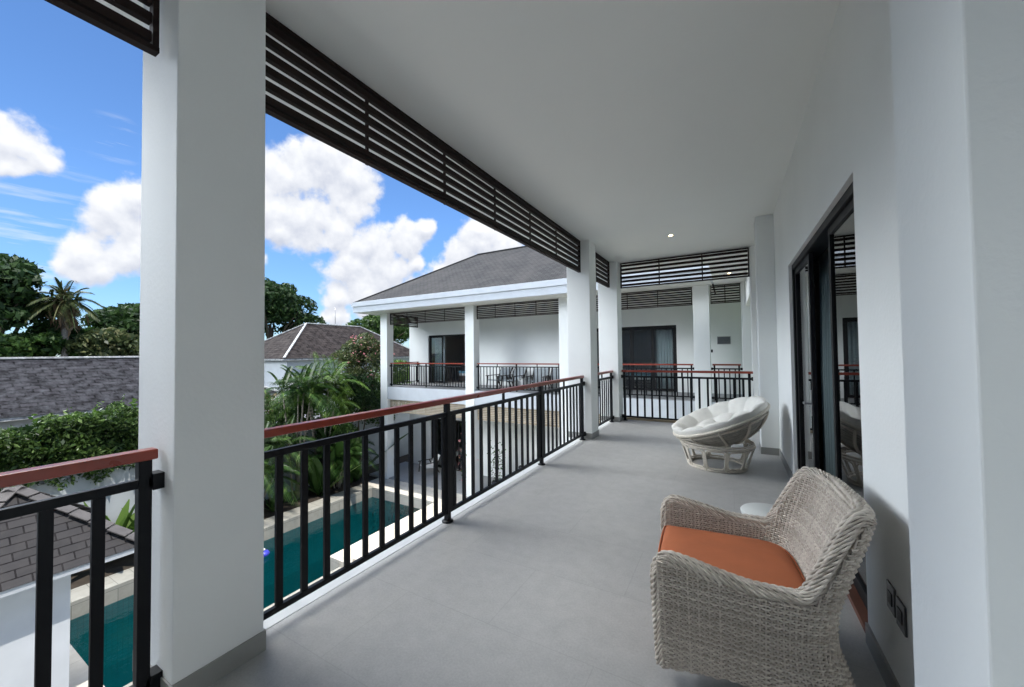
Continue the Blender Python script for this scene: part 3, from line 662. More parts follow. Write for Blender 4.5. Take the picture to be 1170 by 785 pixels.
# ------------------------------------------------------------ far wing of the house (across the end of the pool)
YF, YW2, XL, XR = 12.7, 15.1, -14.95, 1.4
wing = empty('house_wing', (-6.8, 16, G), 'white two storey house wing with grey hipped roof facing the pool end', 'house')
OPEN = [(-13.62, -11.02, 0, 2.45), (-4.92, -1.70, 0, 2.45)]
GOPEN = [(-13.5, -10.9, G, G+2.5), (-4.5, -2.0, G, G+2.4)]
def wall_with(openings, z0, z1):
    m = MB(); x = XL
    for a, b, za, zb in sorted(openings):
        m.box(x, a, YW2, YW2+.2, z0, z1); m.box(a, b, YW2, YW2+.2, zb, z1); x = b
    m.box(x, XR, YW2, YW2+.2, z0, z1); return m
wall_with(OPEN, 0, 3.449).build('upper_wall', 'plaster', wing)
wall_with(GOPEN, G+.03, -.36).build('lower_wall', 'plaster', wing)
MB().box(XL, XL+.2, YW2+.2, 20, G, 3.449).box(XL+.2, XR, 19.8, 20, G, 3.449).box(XR-.2, XR, YW2+.2, 19.8, G, 3.449).build('outer_wall', 'plaster', wing)
MB().box(-14.42, XR, YF+.02, YW2+.19, -.34, -.01).build('floor_slab', 'patio_tile', wing)
MB().box(-14.22, .36, YF, YF+.22, -.60, -.02).box(-14.44, -14.22, YF+.23, YW2, -.60, -.021).build('edge_beam', 'fascia_paint', wing, bevel=.008)
for x in (-14.42, -9.45, -5.30, -.95):
    MB().box(x, x+.44, YF-.03, YF+.37, G, 3.449).build('column', 'plaster_pillar', wing, bevel=.01)
MB().box(.30, .62, YF-.03, YF+.37, G, 3.449).box(.40, .72, 8.84, YF-.035, 2.75, 3.449).build('corner_pier', 'plaster_pillar', wing, bevel=.01)
# hipped roof
x0, x1, y0, y1, ze, zr = -15.25, -.38, 11.8, 20.2, 3.90, 6.52
ax, bx, ym = x0+4.2, x1-4.2, 16.0
rf = MB(); rf.quad((x0, y0, ze), (x1, y0, ze), (bx, ym, zr), (ax, ym, zr)).quad((x1, y1, ze), (x0, y1, ze), (ax, ym, zr), (bx, ym, zr)).quad((x0, y1, ze), (x0, y0, ze), (ax, ym, zr)).quad((x1, y0, ze), (x1, y1, ze), (bx, ym, zr))
ro = rf.build('roof', 'roof_shingle', wing)
for a, b in (((x0, y0, ze), (ax, ym, zr)), ((x1, y0, ze), (bx, ym, zr)), ((ax, ym, zr), (bx, ym, zr))):
    MB().beam(Vector(a)+Vector((0, 0, .01)), Vector(b)+Vector((0, 0, .01)), .16, .04).build('ridge', 'roof_shingle', ro)
MB().box(x0, x1, y0, y0+.06, 3.45, 3.89).box(x0, x0+.06, y0+.06, y1, 3.45, 3.89).box(x1-.06, x1-.002, y0+.06, YF-.1, 3.4505, 3.89).box(x0-.03, x1+.03, y0-.05, y0-.001, 3.72, 3.93).box(x0-.05, x0-.001, y0, y1, 3.72, 3.93).build('fascia', 'fascia_paint', wing, bevel=.006)
MB().box(x0+.06, x1-.065, y0+.06, y1-.05, 3.4525, 3.50).build('soffit', 'ceiling_paint', wing)
# unseen wing added behind the viewer, blocks skylight from the near column
wb = empty('house_wing', (-7, -8, G), 'unseen white wing added behind the viewer to shade the near column', 'house')
MB().box(-13, -2.7, -10.5, -4.6, G-.05, 3.449).build('wall', 'plaster', wb)
MB().box(-2.699, WX+1, -10.5, -3.31, G-.05, 3.449).build('shade_block', 'plaster', wb)
b0, b1, b2, b3 = -13.8, -2.0, -11.3, -3.9
q_ = MB(); q_.quad((b0, b2, 3.9), (b1, b2, 3.9), (b1-3.7, -7.6, 6.3), (b0+3.7, -7.6, 6.3)).quad((b1, b3, 3.9), (b0, b3, 3.9), (b0+3.7, -7.6, 6.3), (b1-3.7, -7.6, 6.3)).quad((b0, b3, 3.9), (b0, b2, 3.9), (b0+3.7, -7.6, 6.3)).quad((b1, b2, 3.9), (b1, b3, 3.9), (b1-3.7, -7.6, 6.3)); q_.build('roof', 'roof_shingle', wb)
MB().box(b0, -3.07, b2, b3, 3.45, 3.89).build('eave', 'fascia_paint', wb)
# rooms behind the openings
def room(x0_, x1_, z0, z1, depth=3.6):
    return MB().box(x0_-.6, x1_+.6, YW2+.2, YW2+depth, z0-.005, z0+.012).box(x0_-.6, x1_+.6, YW2+depth, YW2+depth+.05, z0, z1).box(x0_-.65, x0_-.6, YW2+.2, YW2+depth, z0, z1).box(x1_+.6, x1_+.65, YW2+.2, YW2+depth, z0, z1).box(x0_-.65, x1_+.65, YW2+.2, YW2+depth, z1, z1+.04)
for a, b, za, zb in OPEN+GOPEN: room(a, b, za+(.03 if za < 0 else 0), zb+.3).build('room', 'room_paint', wing)
def slider(a, b, z0, z1, n, openleaf=(), y=YW2+.06):
    m = MB(); m.box(a, a+.07, y, y+.10, z0, z1).box(b-.07, b, y, y+.10, z0, z1).box(a+.07, b-.07, y, y+.10, z1-.07, z1)
    d = m.build('glass_door', 'door_frame', wing)
    w = (b-a-.14)/n
    for k in range(n):
        if k in openleaf: continue
        u0 = a+.07+w*k; u1 = u0+w; q = MB()
        q.box(u0, u0+.06, y+.02, y+.06, z0+.02, z1-.07).box(u1-.06, u1, y+.02, y+.06, z0+.02, z1-.07).box(u0+.06, u1-.06, y+.02, y+.06, z1-.13, z1-.07).box(u0+.06, u1-.06, y+.02, y+.06, z0+.02, z0+.1)
        q.build('leaf_frame', 'door_frame', d)
        MB().box(u0+.06, u1-.06, y+.036, y+.044, z0+.1, z1-.13).build('pane', 'far_glass', d)
slider(-13.62, -11.02, 0, 2.45, 3, (1, 2)); slider(-4.92, -1.70, 0, 2.45, 4)
slider(-13.5, -10.9, G+.03, G+2.5, 3, (1,)); slider(-4.5, -2.0, G+.03, G+2.4, 3)
for a, b, z0, z1, mat, lab in ((-13.45, -12.75, .03, 2.42, 'white_curtain', 'pale curtain'), (-2.45, -1.85, .03, 2.42, 'white_curtain', 'pale curtain'), (-12.75, -12.1, G+.05, G+2.45, 'white_curtain', 'pale curtain')):
    curtain('curtain', a, b, YW2+.28, YW2+.28, z0, z1, mat, lab, parent=wing, waves=6, amp=.04)
v_ = MB().box(-.39, .02, YW2-.03, YW2-.001, 1.71, 1.98).build('vent_frame', 'steel', wing, bevel=.004)
mv = MB()
for k in range(6): mv.box(-.37, 0, YW2-.042, YW2-.031, 1.735+.038*k, 1.762+.038*k)
mv.build('vent_slats', 'vent_dark', wing)
MB().box(-.62, -.53, YW2-.012, YW2-.001, 1.43, 1.53).build('switch', 'socket_black', wing, bevel=.003)

def bed_in(x, y, z, lab, cover):
    b = empty('bed', (x, y, z), lab, 'bed', 'beds seen through the open doors')
    MB().box(x-1, x+1, y-.75, y+.75, z+.02, z+.3).build('bed_frame', 'dark_wood', b, bevel=.02)
    MB().box(x-.97, x+.97, y-.72, y+.72, z+.302, z+.55).build('mattress', 'white_cloth', b, bevel=.06)
    MB().box(x-.99, x+.35, y-.74, y+.74, z+.42, z+.58).build('bed_cover', cover, b, bevel=.05)
    MB().box(x+.5, x+.92, y-.6, y-.05, z+.56, z+.70).build('pillow', 'white_cloth', b, bevel=.06); MB().box(x+.5, x+.92, y+.05, y+.6, z+.56, z+.70).build('pillow', 'white_cloth', b, bevel=.06)
bed_in(-11.6, 17.0, .012, 'bed with a blue cover in the upper room behind the open far door', 'bed_cover')
bed_in(-2.9, 17.2, .012, 'bed in the upper room behind the closed four leaf glass door', 'bed_cover')
bed_in(-11.8, 17.0, G+.045, 'bed in the ground floor room behind the patio', 'white_cloth')
tvs = empty('television', (-12.2, 18.6, 1.5), 'dark flat television on the back wall of the far upper room', 'television')
MB().box(-12.65, -11.75, 18.63, 18.69, 1.4, 1.95).build('casing', 'socket_black', tvs, bevel=.01); MB().box(-12.62, -11.78, 18.622, 18.629, 1.43, 1.92).build('display', 'vent_dark', tvs)

FY = YF+.16
railing((-13.94, FY), (-9.49, FY), fill(.16, 4.29, .15), [.05, 2.2, 4.40], [1.1, 3.3], 'railing before the open bedroom door, leftmost bay of the far wing', fine=False)
railing((-8.97, FY), (-5.34, FY), fill(.16, 3.47, .15), [.05, 1.82, 3.58], [.95, 2.7], 'railing before the grey lounge chairs, second bay of the far wing', fine=False)
railing((-4.82, FY), (-.99, FY), fill(.16, 3.67, .15), [.05, 1.9, 3.78], [1, 2.85], 'railing before the four leaf glass door, third bay of the far wing', fine=False)
railing((-.47, FY), (.26, FY), fill(.16, .58, .14), [.05, .68], [], 'shortest railing of the far wing, below the dark wall vent', fine=False)
railing((-14.3, 13.12), (-14.3, 15.06), fill(.16, 1.78, .15), [.05, 1.9], [1], 'side railing at the left end of the far wing', fine=False)
SG = 'slatted screens of the far wing'
screen((-13.95, FY), (-9.48, FY), 2.89, 3.44, 7, [1.1, 2.2, 3.3], 'slatted screen above the open bedroom door of the far wing', group=SG, sh=.040)
screen((-8.97, FY), (-5.33, FY), 2.89, 3.44, 7, [.9, 1.8, 2.7], 'slatted screen above the grey lounge chairs of the far wing', group=SG, sh=.040)
screen((-4.82, FY), (-.98, FY), 2.89, 3.44, 7, [.95, 1.9, 2.85], 'slatted screen above the four leaf glass door of the far wing', group=SG, sh=.040)
screen((-.48, FY), (.29, FY), 2.89, 3.44, 7, [.38], 'shortest slatted screen, above the dark wall vent', group=SG, sh=.040)
screen((-14.3, 13.10), (-14.3, 15.05), 2.89, 3.44, 7, [1], 'side slatted screen at the left end of the far wing', group=SG, sh=.040)
BG = 'pale wooden blinds over the patio'
screen((-13.95, FY), (-9.48, FY), -1.20, -.62, 8, [2.2], 'pale wooden blind over the patio, leftmost bay', mat='blind_wood', group=BG, sh=.045)
screen((-8.97, FY), (-5.33, FY), -1.20, -.62, 8, [1.8], 'pale wooden blind over the patio, second bay', mat='blind_wood', group=BG, sh=.045)
screen((-4.82, FY), (-.98, FY), -1.20, -.62, 8, [1.9], 'pale wooden blind over the patio, third bay', mat='blind_wood', group=BG, sh=.045)
for x, y, lab in ((-11.59, 13.7, 'small lit ceiling spotlight before the open far bedroom door'), (-7.21, 13.8, 'small lit ceiling spotlight above the grey lounge chairs'), (-2.85, 13.8, 'small lit ceiling spotlight above the four leaf glass door'), (.02, 11.1, 'small lit ceiling spotlight beyond the far end railing')):
    downlight(x, y, 3.449, lab)

# lounge chairs on the far balcony
def lounge(x, y, z, rz, lab, grp, cloth='grey_fabric'):
    e = empty('lounge_chair', (0, 0, 0), lab, 'lounge chair', grp)
    MB().quad((-.31, -.32, .36), (.31, -.32, .36), (.31, .26, .30), (-.31, .26, .30)).build('seat', cloth, e, solid=.05)
    MB().quad((-.31, .24, .31), (.31, .24, .31), (.31, .50, .84), (-.31, .50, .84)).build('backrest', cloth, e, solid=.05)
    for s in (-1, 1):
        q = MB(); X = s*.345
        q.beam((X, -.36, .03), (X, -.30, .52), .035, .05, (0, 1, 0)).beam((X, .42, .03), (X, .18, .52), .035, .05, (0, 1, 0)); q.build('leg_frame', 'dark_wood', e)
        MB().beam((X, -.40, .535), (X, .36, .555), .06, .028).build('armrest', 'dark_wood', e)
        MB().beam((X, .22, .25), (X, .52, .86), .03, .04, (0, 1, 0)).build('back_post', 'dark_wood', e)
    e.location = (x, y, z); e.rotation_euler = (0, 0, rz); return e
LG = 'grey lounge chairs on the far balcony'
for x, rz, lab in ((-8.75, -.30, 'leftmost of four grey lounge chairs on the far balcony'), (-8.02, -.25, 'second grey lounge chair from the left, just left of the small table'), (-6.85, .10, 'third grey lounge chair from the left, just right of the small table'), (-6.02, .12, 'rightmost of four grey lounge chairs on the far balcony')):
    lounge(x, 14.1, -.01, rz, lab, LG)
t = empty('side_table', (-7.45, 13.9, -.01), 'little white drum table between the far lounge chairs', 'table')
MB().lathe([(.16, 0), (.14, .3), (.17, .42)], (-7.45, 13.9, -.01), 20).build('body', 'white_cloth', t); MB().lathe([(.19, .421), (.19, .445), (.001, .446)], (-7.45, 13.9, -.01), 20).build('table_top', 'table_top', t)
lounge(-12.85, 14.2, G+.03, -.5, 'pale sling chair on the ground floor patio beside the glass door', None, 'white_cloth')

# planters and flowering pots on the patio
def pot(x, y, z, r_, h, mat, lab, n=0, leafm='leaf_mid', hh=.5, fl=0):
    e = empty('potted_plant', (x, y, z), lab, 'potted plant')
    MB().lathe([(r_*.7, 0), (r_*.95, h*.9), (r_*1.05, h*.9), (r_*1.05, h), (r_*.9, h), (r_*.88, h-.03)], (x, y, z), 20).build('pot', mat, e)
    if n:
        P = np.array([x, y, z+h+hh*.5])+rng.normal(size=(n, 3))*np.array([r_*.7, r_*.7, hh*.28]); m = MB().leaves(P, .09); m.build('foliage', leafm, e, uv=False)
        s = MB(); [s.tube([(x, y, z+h-.02), (x+a, y+b, z+h+hh*.9)], [.012, .004], 5) for a, b in ((.1, .05), (-.09, .04), (.02, -.1))]; s.build('stem', 'bark', e, uv=False)
    if fl:
        P = np.array([x, y, z+h+hh*.75])+rng.normal(size=(fl, 3))*np.array([r_*.9, r_*.9, hh*.3]); MB().leaves(P, .07).build('flowers', 'petal_pink', e, uv=False)
    return e
pot(-9.5, 13.0, G+.03, .26, .55, 'white_cloth', 'flowering pink shrub in a white pot at the patio edge', 260, 'leaf_mid', 1.25, 260)
pot(-8.55, 13.6, G+.03, .22, .42, 'planter', 'leafy green plant in a dark pot beside the pink flowers', 300, 'leaf_mid', 1.5)
pot(-8.0, 13.1, G+.03, .17, .36, 'terracotta', 'small terracotta pot on the patio', 60, 'leaf_mid', .3)
sf = empty('outdoor_sofa', (-7.2, 14.2, G+.03), 'dark outdoor sofa on the ground floor patio', 'sofa')
MB().box(-8.0, -6.3, 13.8, 14.6, G+.04, G+.42).build('seat', 'planter', sf, bevel=.03); MB().box(-8.0, -6.3, 14.42, 14.62, G+.425, G+.95).build('backrest', 'planter', sf, bevel=.03)
MB().box(-8.16, -8.002, 13.8, 14.62, G+.04, G+.7).build('armrest', 'planter', sf, bevel=.02); MB().box(-6.298, -6.14, 13.8, 14.62, G+.04, G+.7).build('armrest', 'planter', sf, bevel=.02)
fb = empty('pool_float', (-12.75, 6.6, G-.44), 'small blue float lying on the pool water', 'float')
fm = MB(); fm.lathe([(.02, .0), (.13, .02), (.17, .08), (.13, .15), (.03, .18)], (-12.75, 6.6, G-.44), 20); fm.build('body', 'blue_plastic', fb); MB().lathe([(.04, .181), (.05, .22), (.03, .24)], (-12.75, 6.6, G-.44), 12).build('cap', 'white_cloth', fb)

# ------------------------------------------------------------ gate house roof near the left railing
gt = empty('gatehouse', (-10.6, 1.48, G), 'small white gatehouse with a grey shingled pyramid roof beside the pool', 'gatehouse')
MB().box(-11.75, -9.62, .45, 1.95, G-.5, -1.93).build('wall', 'house_paint', gt, bevel=.01)
gx, gy, gz, ge, hw_ = -10.6, 1.48, -.70, -1.88, 1.32
c4 = [(gx+hw_, gy-hw_), (gx+hw_, gy+hw_), (gx-hw_, gy+hw_), (gx-hw_, gy-hw_)]
g = MB()
for k in range(4): a, b = c4[k], c4[(k+1) % 4]; g.quad((a[0], a[1], ge), (b[0], b[1], ge), (gx, gy, gz))
gr = g.build('roof', 'gate_shingle', gt)
MB().box(gx-hw_+.02, gx+hw_-.02, gy-hw_+.02, gy+hw_-.02, ge-.10, ge-.012).build('eave', 'fascia_paint', gt)
for (cx_, cy_) in c4:
    a = Vector((cx_, cy_, ge+.02)); b = Vector((gx, gy, gz+.02)); m = MB()
    for k in range(7):
        p = a.lerp(b, k/7); q = a.lerp(b, (k+.97)/7); m.beam(p+Vector((0, 0, .020)), q+Vector((0, 0, .004)), .22, .024)
    m.build('hip_cap', 'grey_cap', gr, bevel=.006)

# ------------------------------------------------------------ garden wall and neighbours
gw = empty('garden_wall', (-16.6, 2, G), 'pale grey rendered garden wall behind the pool hedge', 'wall')
MB().box(-16.75, -16.55, -8, 30, G-.1, -1.95).build('wall_face', 'fence_paint', gw)
MB().box(-16.79, -16.51, -8, 30, -1.949, -1.87).build('coping', 'ridge_cap', gw)

def hip_house(name, x0_, x1_, y0_, y1_, ze_, zr_, mat, lab, axis='y', capw=.17, rod=False):
    e = empty(name, ((x0_+x1_)/2, (y0_+y1_)/2, G), lab, 'house', 'neighbouring houses')
    MB().box(x0_+.55, x1_-.55, y0_+.55, y1_-.55, G-1.3, ze_-.05).build('wall', 'house_paint', e)
    for k in range(3, 4):
        yy = y0_+1.2+(y1_-y0_-3.4)*k/3; w = MB().box(x1_-.56, x1_-.53, yy, yy+1.0, ze_-1.9, ze_-.7).build('window', 'fascia_paint', e); MB().box(x1_-.529, x1_-.52, yy+.07, yy+.93, ze_-1.83, ze_-.77).build('pane', 'vent_dark', w)
    if axis == 'y': d = (x1_-x0_)/2; A = ((x0_+x1_)/2, y0_+d, zr_); B = ((x0_+x1_)/2, y1_-d, zr_)
    r = MB(); r.quad((x1_, y0_, ze_), (x1_, y1_, ze_), B, A).quad((x0_, y1_, ze_), (x0_, y0_, ze_), A, B).quad((x0_, y0_, ze_), (x1_, y0_, ze_), A).quad((x1_, y1_, ze_), (x0_, y1_, ze_), B)
    ro_ = r.build('roof', mat, e)
    MB().box(x0_+.05, x1_-.05, y0_+.05, y1_-.05, ze_-.16, ze_-.02).build('eave', 'ridge_cap', e)
    for a, b in (((x1_, y0_, ze_), A), ((x0_, y0_, ze_), A), ((x1_, y1_, ze_), B), ((x0_, y1_, ze_), B), (A, B)):
        MB().beam(Vector(a)+Vector((0, 0, .06)), Vector(b)+Vector((0, 0, .06)), capw, .10).build('ridge_cap', 'ridge_cap', ro_, bevel=.02)
    if rod: MB().tube([(A[0], (A[1]+B[1])/2, zr_), (A[0], (A[1]+B[1])/2, zr_+2.0)], .03, 6).build('lightning_rod', 'steel', ro_)
    return e
hip_house('neighbour_house', -42.2, -32, 18.1, 34.8, 1.25, 4.68, 'brown_shingle', 'neighbouring white house with a brown hipped roof and whitish ridge caps', rod=True)
hip_house('neighbour_house', -33.4, -25.4, -12, 14, -.86, 1.47, 'old_shingle', 'long low neighbouring house with a mottled dark shingle roof behind the hedge', capw=.2)

# ------------------------------------------------------------ planting
def clump(c, r_, n, shell=.55, squash=1.0, lumps=10, lr=.45, zmin=None):
    """points spread over lumps that sit on an ellipsoid"""
    c = np.array(c); r_ = np.array(r_ if hasattr(r_, '__len__') else (r_, r_, r_*squash), float); out = []
    d = rng.normal(size=(lumps, 3)); d /= np.linalg.norm(d, axis=1)[:, None]; d[:, 2] = np.where(d[:, 2] < -.35, -d[:, 2], d[:, 2])
    k = rng.uniform(shell, .88, lumps)[:, None]; ctr = c+d*k*r_; rad = rng.uniform(.6, 1.15, lumps)*lr*r_.mean()
    w = rad**2; w = w/w.sum()
    for i in range(lumps):
        m = int(n*w[i]); q = rng.normal(size=(m, 3)); q /= np.linalg.norm(q, axis=1)[:, None]; rr = rad[i]*rng.uniform(.72, 1.05, m)[:, None]
        q[:, 2] = np.where(rng.random(m) < .6, np.abs(q[:, 2]), q[:, 2]); p = ctr[i]+q*rr*np.array([1, 1, .75]); out.append(p)
    P = np.concatenate(out); return P if zmin is None else P[P[:, 2] > zmin]
def tree(name, base, h, r_, n, size, leafm, lab, group=None, lumps=16, lr=.42, crown_lo=.45, cat='tree', flowers=0, trunk_r=None, bark='bark', inner=.25, sq=None):
    x, y, z = base; e = empty(name, base, lab, cat, group)
    cz = z+h*(1+crown_lo)/2; rz_ = h*(1-crown_lo)/2*1.02; c = (x, y, cz)
    rr = (r_, r_, rz_) if sq is None else (r_*sq, r_, rz_)
    P = clump(c, rr, n, lumps=lumps, lr=lr); Pin = clump(c, [q*.6 for q in rr], int(n*inner), lumps=6, lr=.6)
    MB().leaves(np.concatenate([P, Pin]), size).build('crown', leafm, e, uv=False)
    t = MB(); tr = trunk_r or h*.022
    t.tube([(x, y, z), (x+.02*h, y+.01*h, z+h*crown_lo*.6), (x, y, cz)], [tr*1.5, tr, tr*.5], 8)
    for k in range(6):
        a = k*1.05+.4; t.tube([(x, y, z+h*crown_lo*(.7+.06*k)), (x+math.cos(a)*r_*.35, y+math.sin(a)*r_*.35, cz-.1*rz_), (x+math.cos(a)*r_*.7, y+math.sin(a)*r_*.7, cz+rz_*.3)], [tr*.6, tr*.35, tr*.12], 6)
    t.build('trunk', bark, e, uv=False)
    if flowers:
        Q = clump(c, [q*1.04 for q in rr], flowers, lumps=lumps*2, lr=lr*.6); MB().leaves(Q, size*.9).build('blossom', 'petal_pink', e, uv=False)
    return e
BT = 'trees behind the neighbouring roofs'
tree('broad_tree', (-50, 5.6, G-1), 14.6, 4.3, 9000, .55, 'leaf_dark', 'tallest dark tree at the far left edge, behind the low roof', BT, lumps=22, lr=.34, crown_lo=.38)
tree('broad_tree', (-46, 3.2, G-1), 9.5, 3.4, 5000, .5, 'leaf_mid', 'lower bright tree below the tallest dark tree, at the left edge', BT, lumps=14)
tree('broad_tree', (-49, 9.2, G-1), 9.6, 3.2, 6000, .48, 'leaf_mid', 'bushy green tree just behind the tall palm', BT, lumps=16)
tree('broad_tree', (-47, 12.0, G-1), 9.2, 3.0, 6000, .45, 'leaf_olive', 'olive green tree right of the tall palm', BT, lumps=16)
tree('broad_tree', (-52, 15.6, G-1), 12.6, 4.6, 8000, .5, 'leaf_dark', 'dark spreading tree next to the huge column, right of the palm', BT, lumps=20, lr=.36)
tree('broad_tree', (-46, -3, G-1), 12, 4.5, 6000, .55, 'leaf_dark', 'dark tree beyond the left end of the low roof', BT)
tree('broad_tree', (-52, 22, G-1), 11.5, 4.5, 6000, .5, 'leaf_mid', 'green tree behind the huge near column', BT)
tree('rain_tree', (-52, 27.6, G-1), 16.8, 6.0, 15000, .5, 'leaf_dark', 'large rounded dark tree left of the brown hipped roof', BT, lumps=34, lr=.30, crown_lo=.3)
tree('broad_tree', (-56, 50, G-1), 13.6, 6.0, 9000, .55, 'leaf_mid', 'green tree peeping over the brown hipped roof', BT, lumps=20, lr=.36)
tree('broad_tree', (-44, 49, G-1), 14.6, 5.5, 9000, .5, 'leaf_mid', 'green tree behind the roof corner of the far wing', BT, lumps=24, lr=.33)
tree('broad_tree', (-30, 40, G-1), 10.5, 5.0, 7000, .45, 'leaf_mid', 'green tree seen through the left bay of the far wing', BT, lumps=20)
# tall fan palm
def palm(base, h, fr_len, n, lab, leafm='leaf_mid', name='palm_tree', lean=(0, 0), trunk_r=.2, group=None, droop=.9, lw=.10, ll=.6, dry=0, el=(-.1, 1.25), shaft=None, leaflets=26):
    x, y, z = base; e = empty(name, base, lab, 'palm tree', group)
    top = (x+lean[0], y+lean[1], z+h)
    if h > .05: MB().tube([(x, y, z), (x+lean[0]*.4, y+lean[1]*.4, z+h*.5), top], [trunk_r*1.2, trunk_r, trunk_r*.85], 8).build('trunk', 'palm_bark', e, uv=False)
    m = MB(); frond_pts = []
    for k in range(n):
        a = k*2.39996+rng.uniform(-.2, .2); elv = el[0]+(el[1]-el[0])*((k+.5)/n); L_ = fr_len*rng.uniform(.8, 1.1); pts = []
        for s_ in np.linspace(0, 1, 9):
            r_ = L_*s_*math.cos(elv)*(1-.10*s_); zz = L_*(s_*math.sin(elv)-droop*.5*s_*s_*(math.cos(elv)+.25)); pts.append(np.array((top[0]+r_*math.cos(a), top[1]+r_*math.sin(a), top[2]+zz)))
        m.tube(pts, [trunk_r*.12+.006]*8+[.004], 4, cap=False)
        P = np.array(pts); side = np.array((-math.sin(a), math.cos(a), 0))
        for s_ in np.linspace(.16, 1, leaflets):
            f_ = s_*8; i = min(7, int(f_)); p = P[i]+(P[i+1]-P[i])*(f_-i); T = P[i+1]-P[i]; T = T/np.linalg.norm(T)
            l = ll*fr_len*.42*(math.sin(math.pi*min(1, s_*.9+.12))**.6)+.02
            for sg in (-1, 1):
                d = side*sg*.85+T*.62+np.array((0, 0, .18)); d /= np.linalg.norm(d); mid = p+d*l*.5+np.array((0, 0, -.02*l)); tip = p+d*l+np.array((0, 0, -.35*l)); w = np.cross(d, (0, 0, 1.)); w = w/(np.linalg.norm(w)+1e-6)*lw*l*.5
                i0 = len(m.v); m.v += [tuple(p), tuple(mid+w), tuple(tip), tuple(mid-w)]; m.f.append((i0, i0+1, i0+2, i0+3))
    m.smooth = False; m.build('crown', leafm, e, uv=False)
    if dry:
        P = np.array(top)+np.array((0, 0, -1.0))+rng.normal(size=(dry, 3))*np.array((.32, .32, .75)); D = np.tile(np.array((0, 0, -1.)), (dry, 1)); MB().leaves(P, .75, D=D, asp=.18).build('dead_fronds', 'leaf_dry', e, uv=False)
    if shaft: 
        P = np.array(top)+rng.normal(size=(60, 3))*np.array((.3, .3, .45)); MB().leaves(P, .6).build('heart', leafm, e, uv=False)
    return e
palm((-46.5, 8.9, G-1), 11.4, 2.7, 24, 'tall palm with a ragged crown and dead brown fronds hanging below it', 'leaf_olive', trunk_r=.22, dry=260, droop=1.15, lw=.13, ll=.62, el=(-.3, 1.35), shaft=True)

def ground_cover(name, pts, size, mat, lab, cat):
    return tag(MB().leaves(pts, size).build(name, mat, uv=False), lab, cat, kind='stuff')
# hedge over the wall
hd = empty('hedge', (-16.9, 1, G), 'thick clipped green hedge growing over the garden wall at the left', 'hedge')
n = 30000; yy = rng.uniform(-7, 6.6, n); side = rng.random(n)
top = -.28+.16*np.sin(yy*1.9)+.12*np.sin(yy*4.3+1)+.08*np.sin(yy*9.1)
lo_ = -2.05+.14*np.sin(yy*3.1)+.1*np.sin(yy*7.7)
zz = lo_+(top-lo_)*rng.random(n)**.85; bul = .15*np.sin(zz*5+yy*2.3)+.12*np.sin(yy*5.1+zz*3)
xx = np.where(side < .62, -16.28+bul*.8-rng.random(n)**1.5*.3, -16.3-rng.random(n)*1.25)
tm = side >= .62; zz = np.where(tm, top-rng.random(n)**2*.3+.05*np.sin(xx*7+yy*3), zz)
MB().leaves(np.stack([xx, yy, zz], 1), .125).build('foliage', 'leaf_hedge', hd, uv=False)
n = 16000; yy = rng.uniform(-7, 6.6, n); MB().leaves(np.stack([rng.uniform(-17.4, -16.45, n), yy, rng.uniform(-1.95, -.42, n)], 1), .26).build('inner_foliage', 'leaf_dark', hd, uv=False)
sprig = MB()
for k in range(70):
    y_ = rng.uniform(-6, 6.3); x_ = -16.35-rng.random()*.7; h_ = rng.uniform(.12, .42); zt = -.28+.16*math.sin(y_*1.9)+.12*math.sin(y_*4.3+1)
    pp = np.array([(x_+rng.normal()*.03, y_+rng.normal()*.03, zt+h_*t) for t in np.linspace(0, 1, 9)]); sprig.leaves(pp, .12)
tag(sprig.build('shoots', 'leaf_bright', hd, uv=False), kind='stuff')

# low bed plants beside the pool
def rosette(x, y, z, h, n, lab, mat='leaf_bright', w=.07, grp=None, name='garden_plant', arch=.5):
    e = empty(name, (x, y, z), lab, 'plant', grp); m = MB()
    for k in range(n):
        a = rng.uniform(0, 6.28); L_ = h*rng.uniform(.65, 1.1); el_ = rng.uniform(.7, 1.35); prev = None; pts = []
        for s_ in np.linspace(0, 1, 6):
            pts.append((np.array((x+rng.normal()*.0, y, z))+np.array((math.cos(a)*math.cos(el_)*L_*s_, math.sin(a)*math.cos(el_)*L_*s_, math.sin(el_)*L_*s_-arch*L_*.35*s_**2.2))))
        sd_ = np.array((-math.sin(a), math.cos(a), 0)); i0 = len(m.v)
        for j, p in enumerate(pts):
            ww = w*h*math.sin(math.pi*min(.98, .12+.86*j/5))**.8; m.v += [tuple(p-sd_*ww), tuple(p+sd_*ww)]
        for j in range(5): m.f.append((i0+2*j, i0+2*j+1, i0+2*j+3, i0+2*j+2))
    m.build('leaves', mat, e, uv=False); return e
BP = 'leafy plants along the foot of the garden wall'
rosette(-15.6, 3.05, G-.06, 1.7, 26, 'leftmost bright leafy plant before the garden wall', 'leaf_bright', .07, BP)
rosette(-15.6, 3.9, G-.06, 2.1, 34, 'tall bright leafy plant before the garden wall, next to the huge column', 'leaf_bright', .07, BP)
rosette(-15.4, 4.7, G-.06, 1.7, 30, 'bright leafy plant hidden mostly behind the huge column', 'leaf_bright', .08, BP)
rosette(-15.5, 2.2, G-.06, 1.3, 24, 'low leafy plant beside the gatehouse roof', 'leaf_mid', .08, BP)
rosette(-15.2, 7.1, G-.06, 1.5, 30, 'leafy plant by the pool coping just right of the huge column', 'leaf_mid', .06, BP)
rosette(-15.0, 8.1, G-.06, .8, 20, 'low plant on the dark soil by the pool coping', 'leaf_mid', .07, BP)
rosette(-15.2, 11.9, G-.06, 1.2, 30, 'dark leafy plant at the foot of the far wing column', 'leaf_dark', .08, BP)
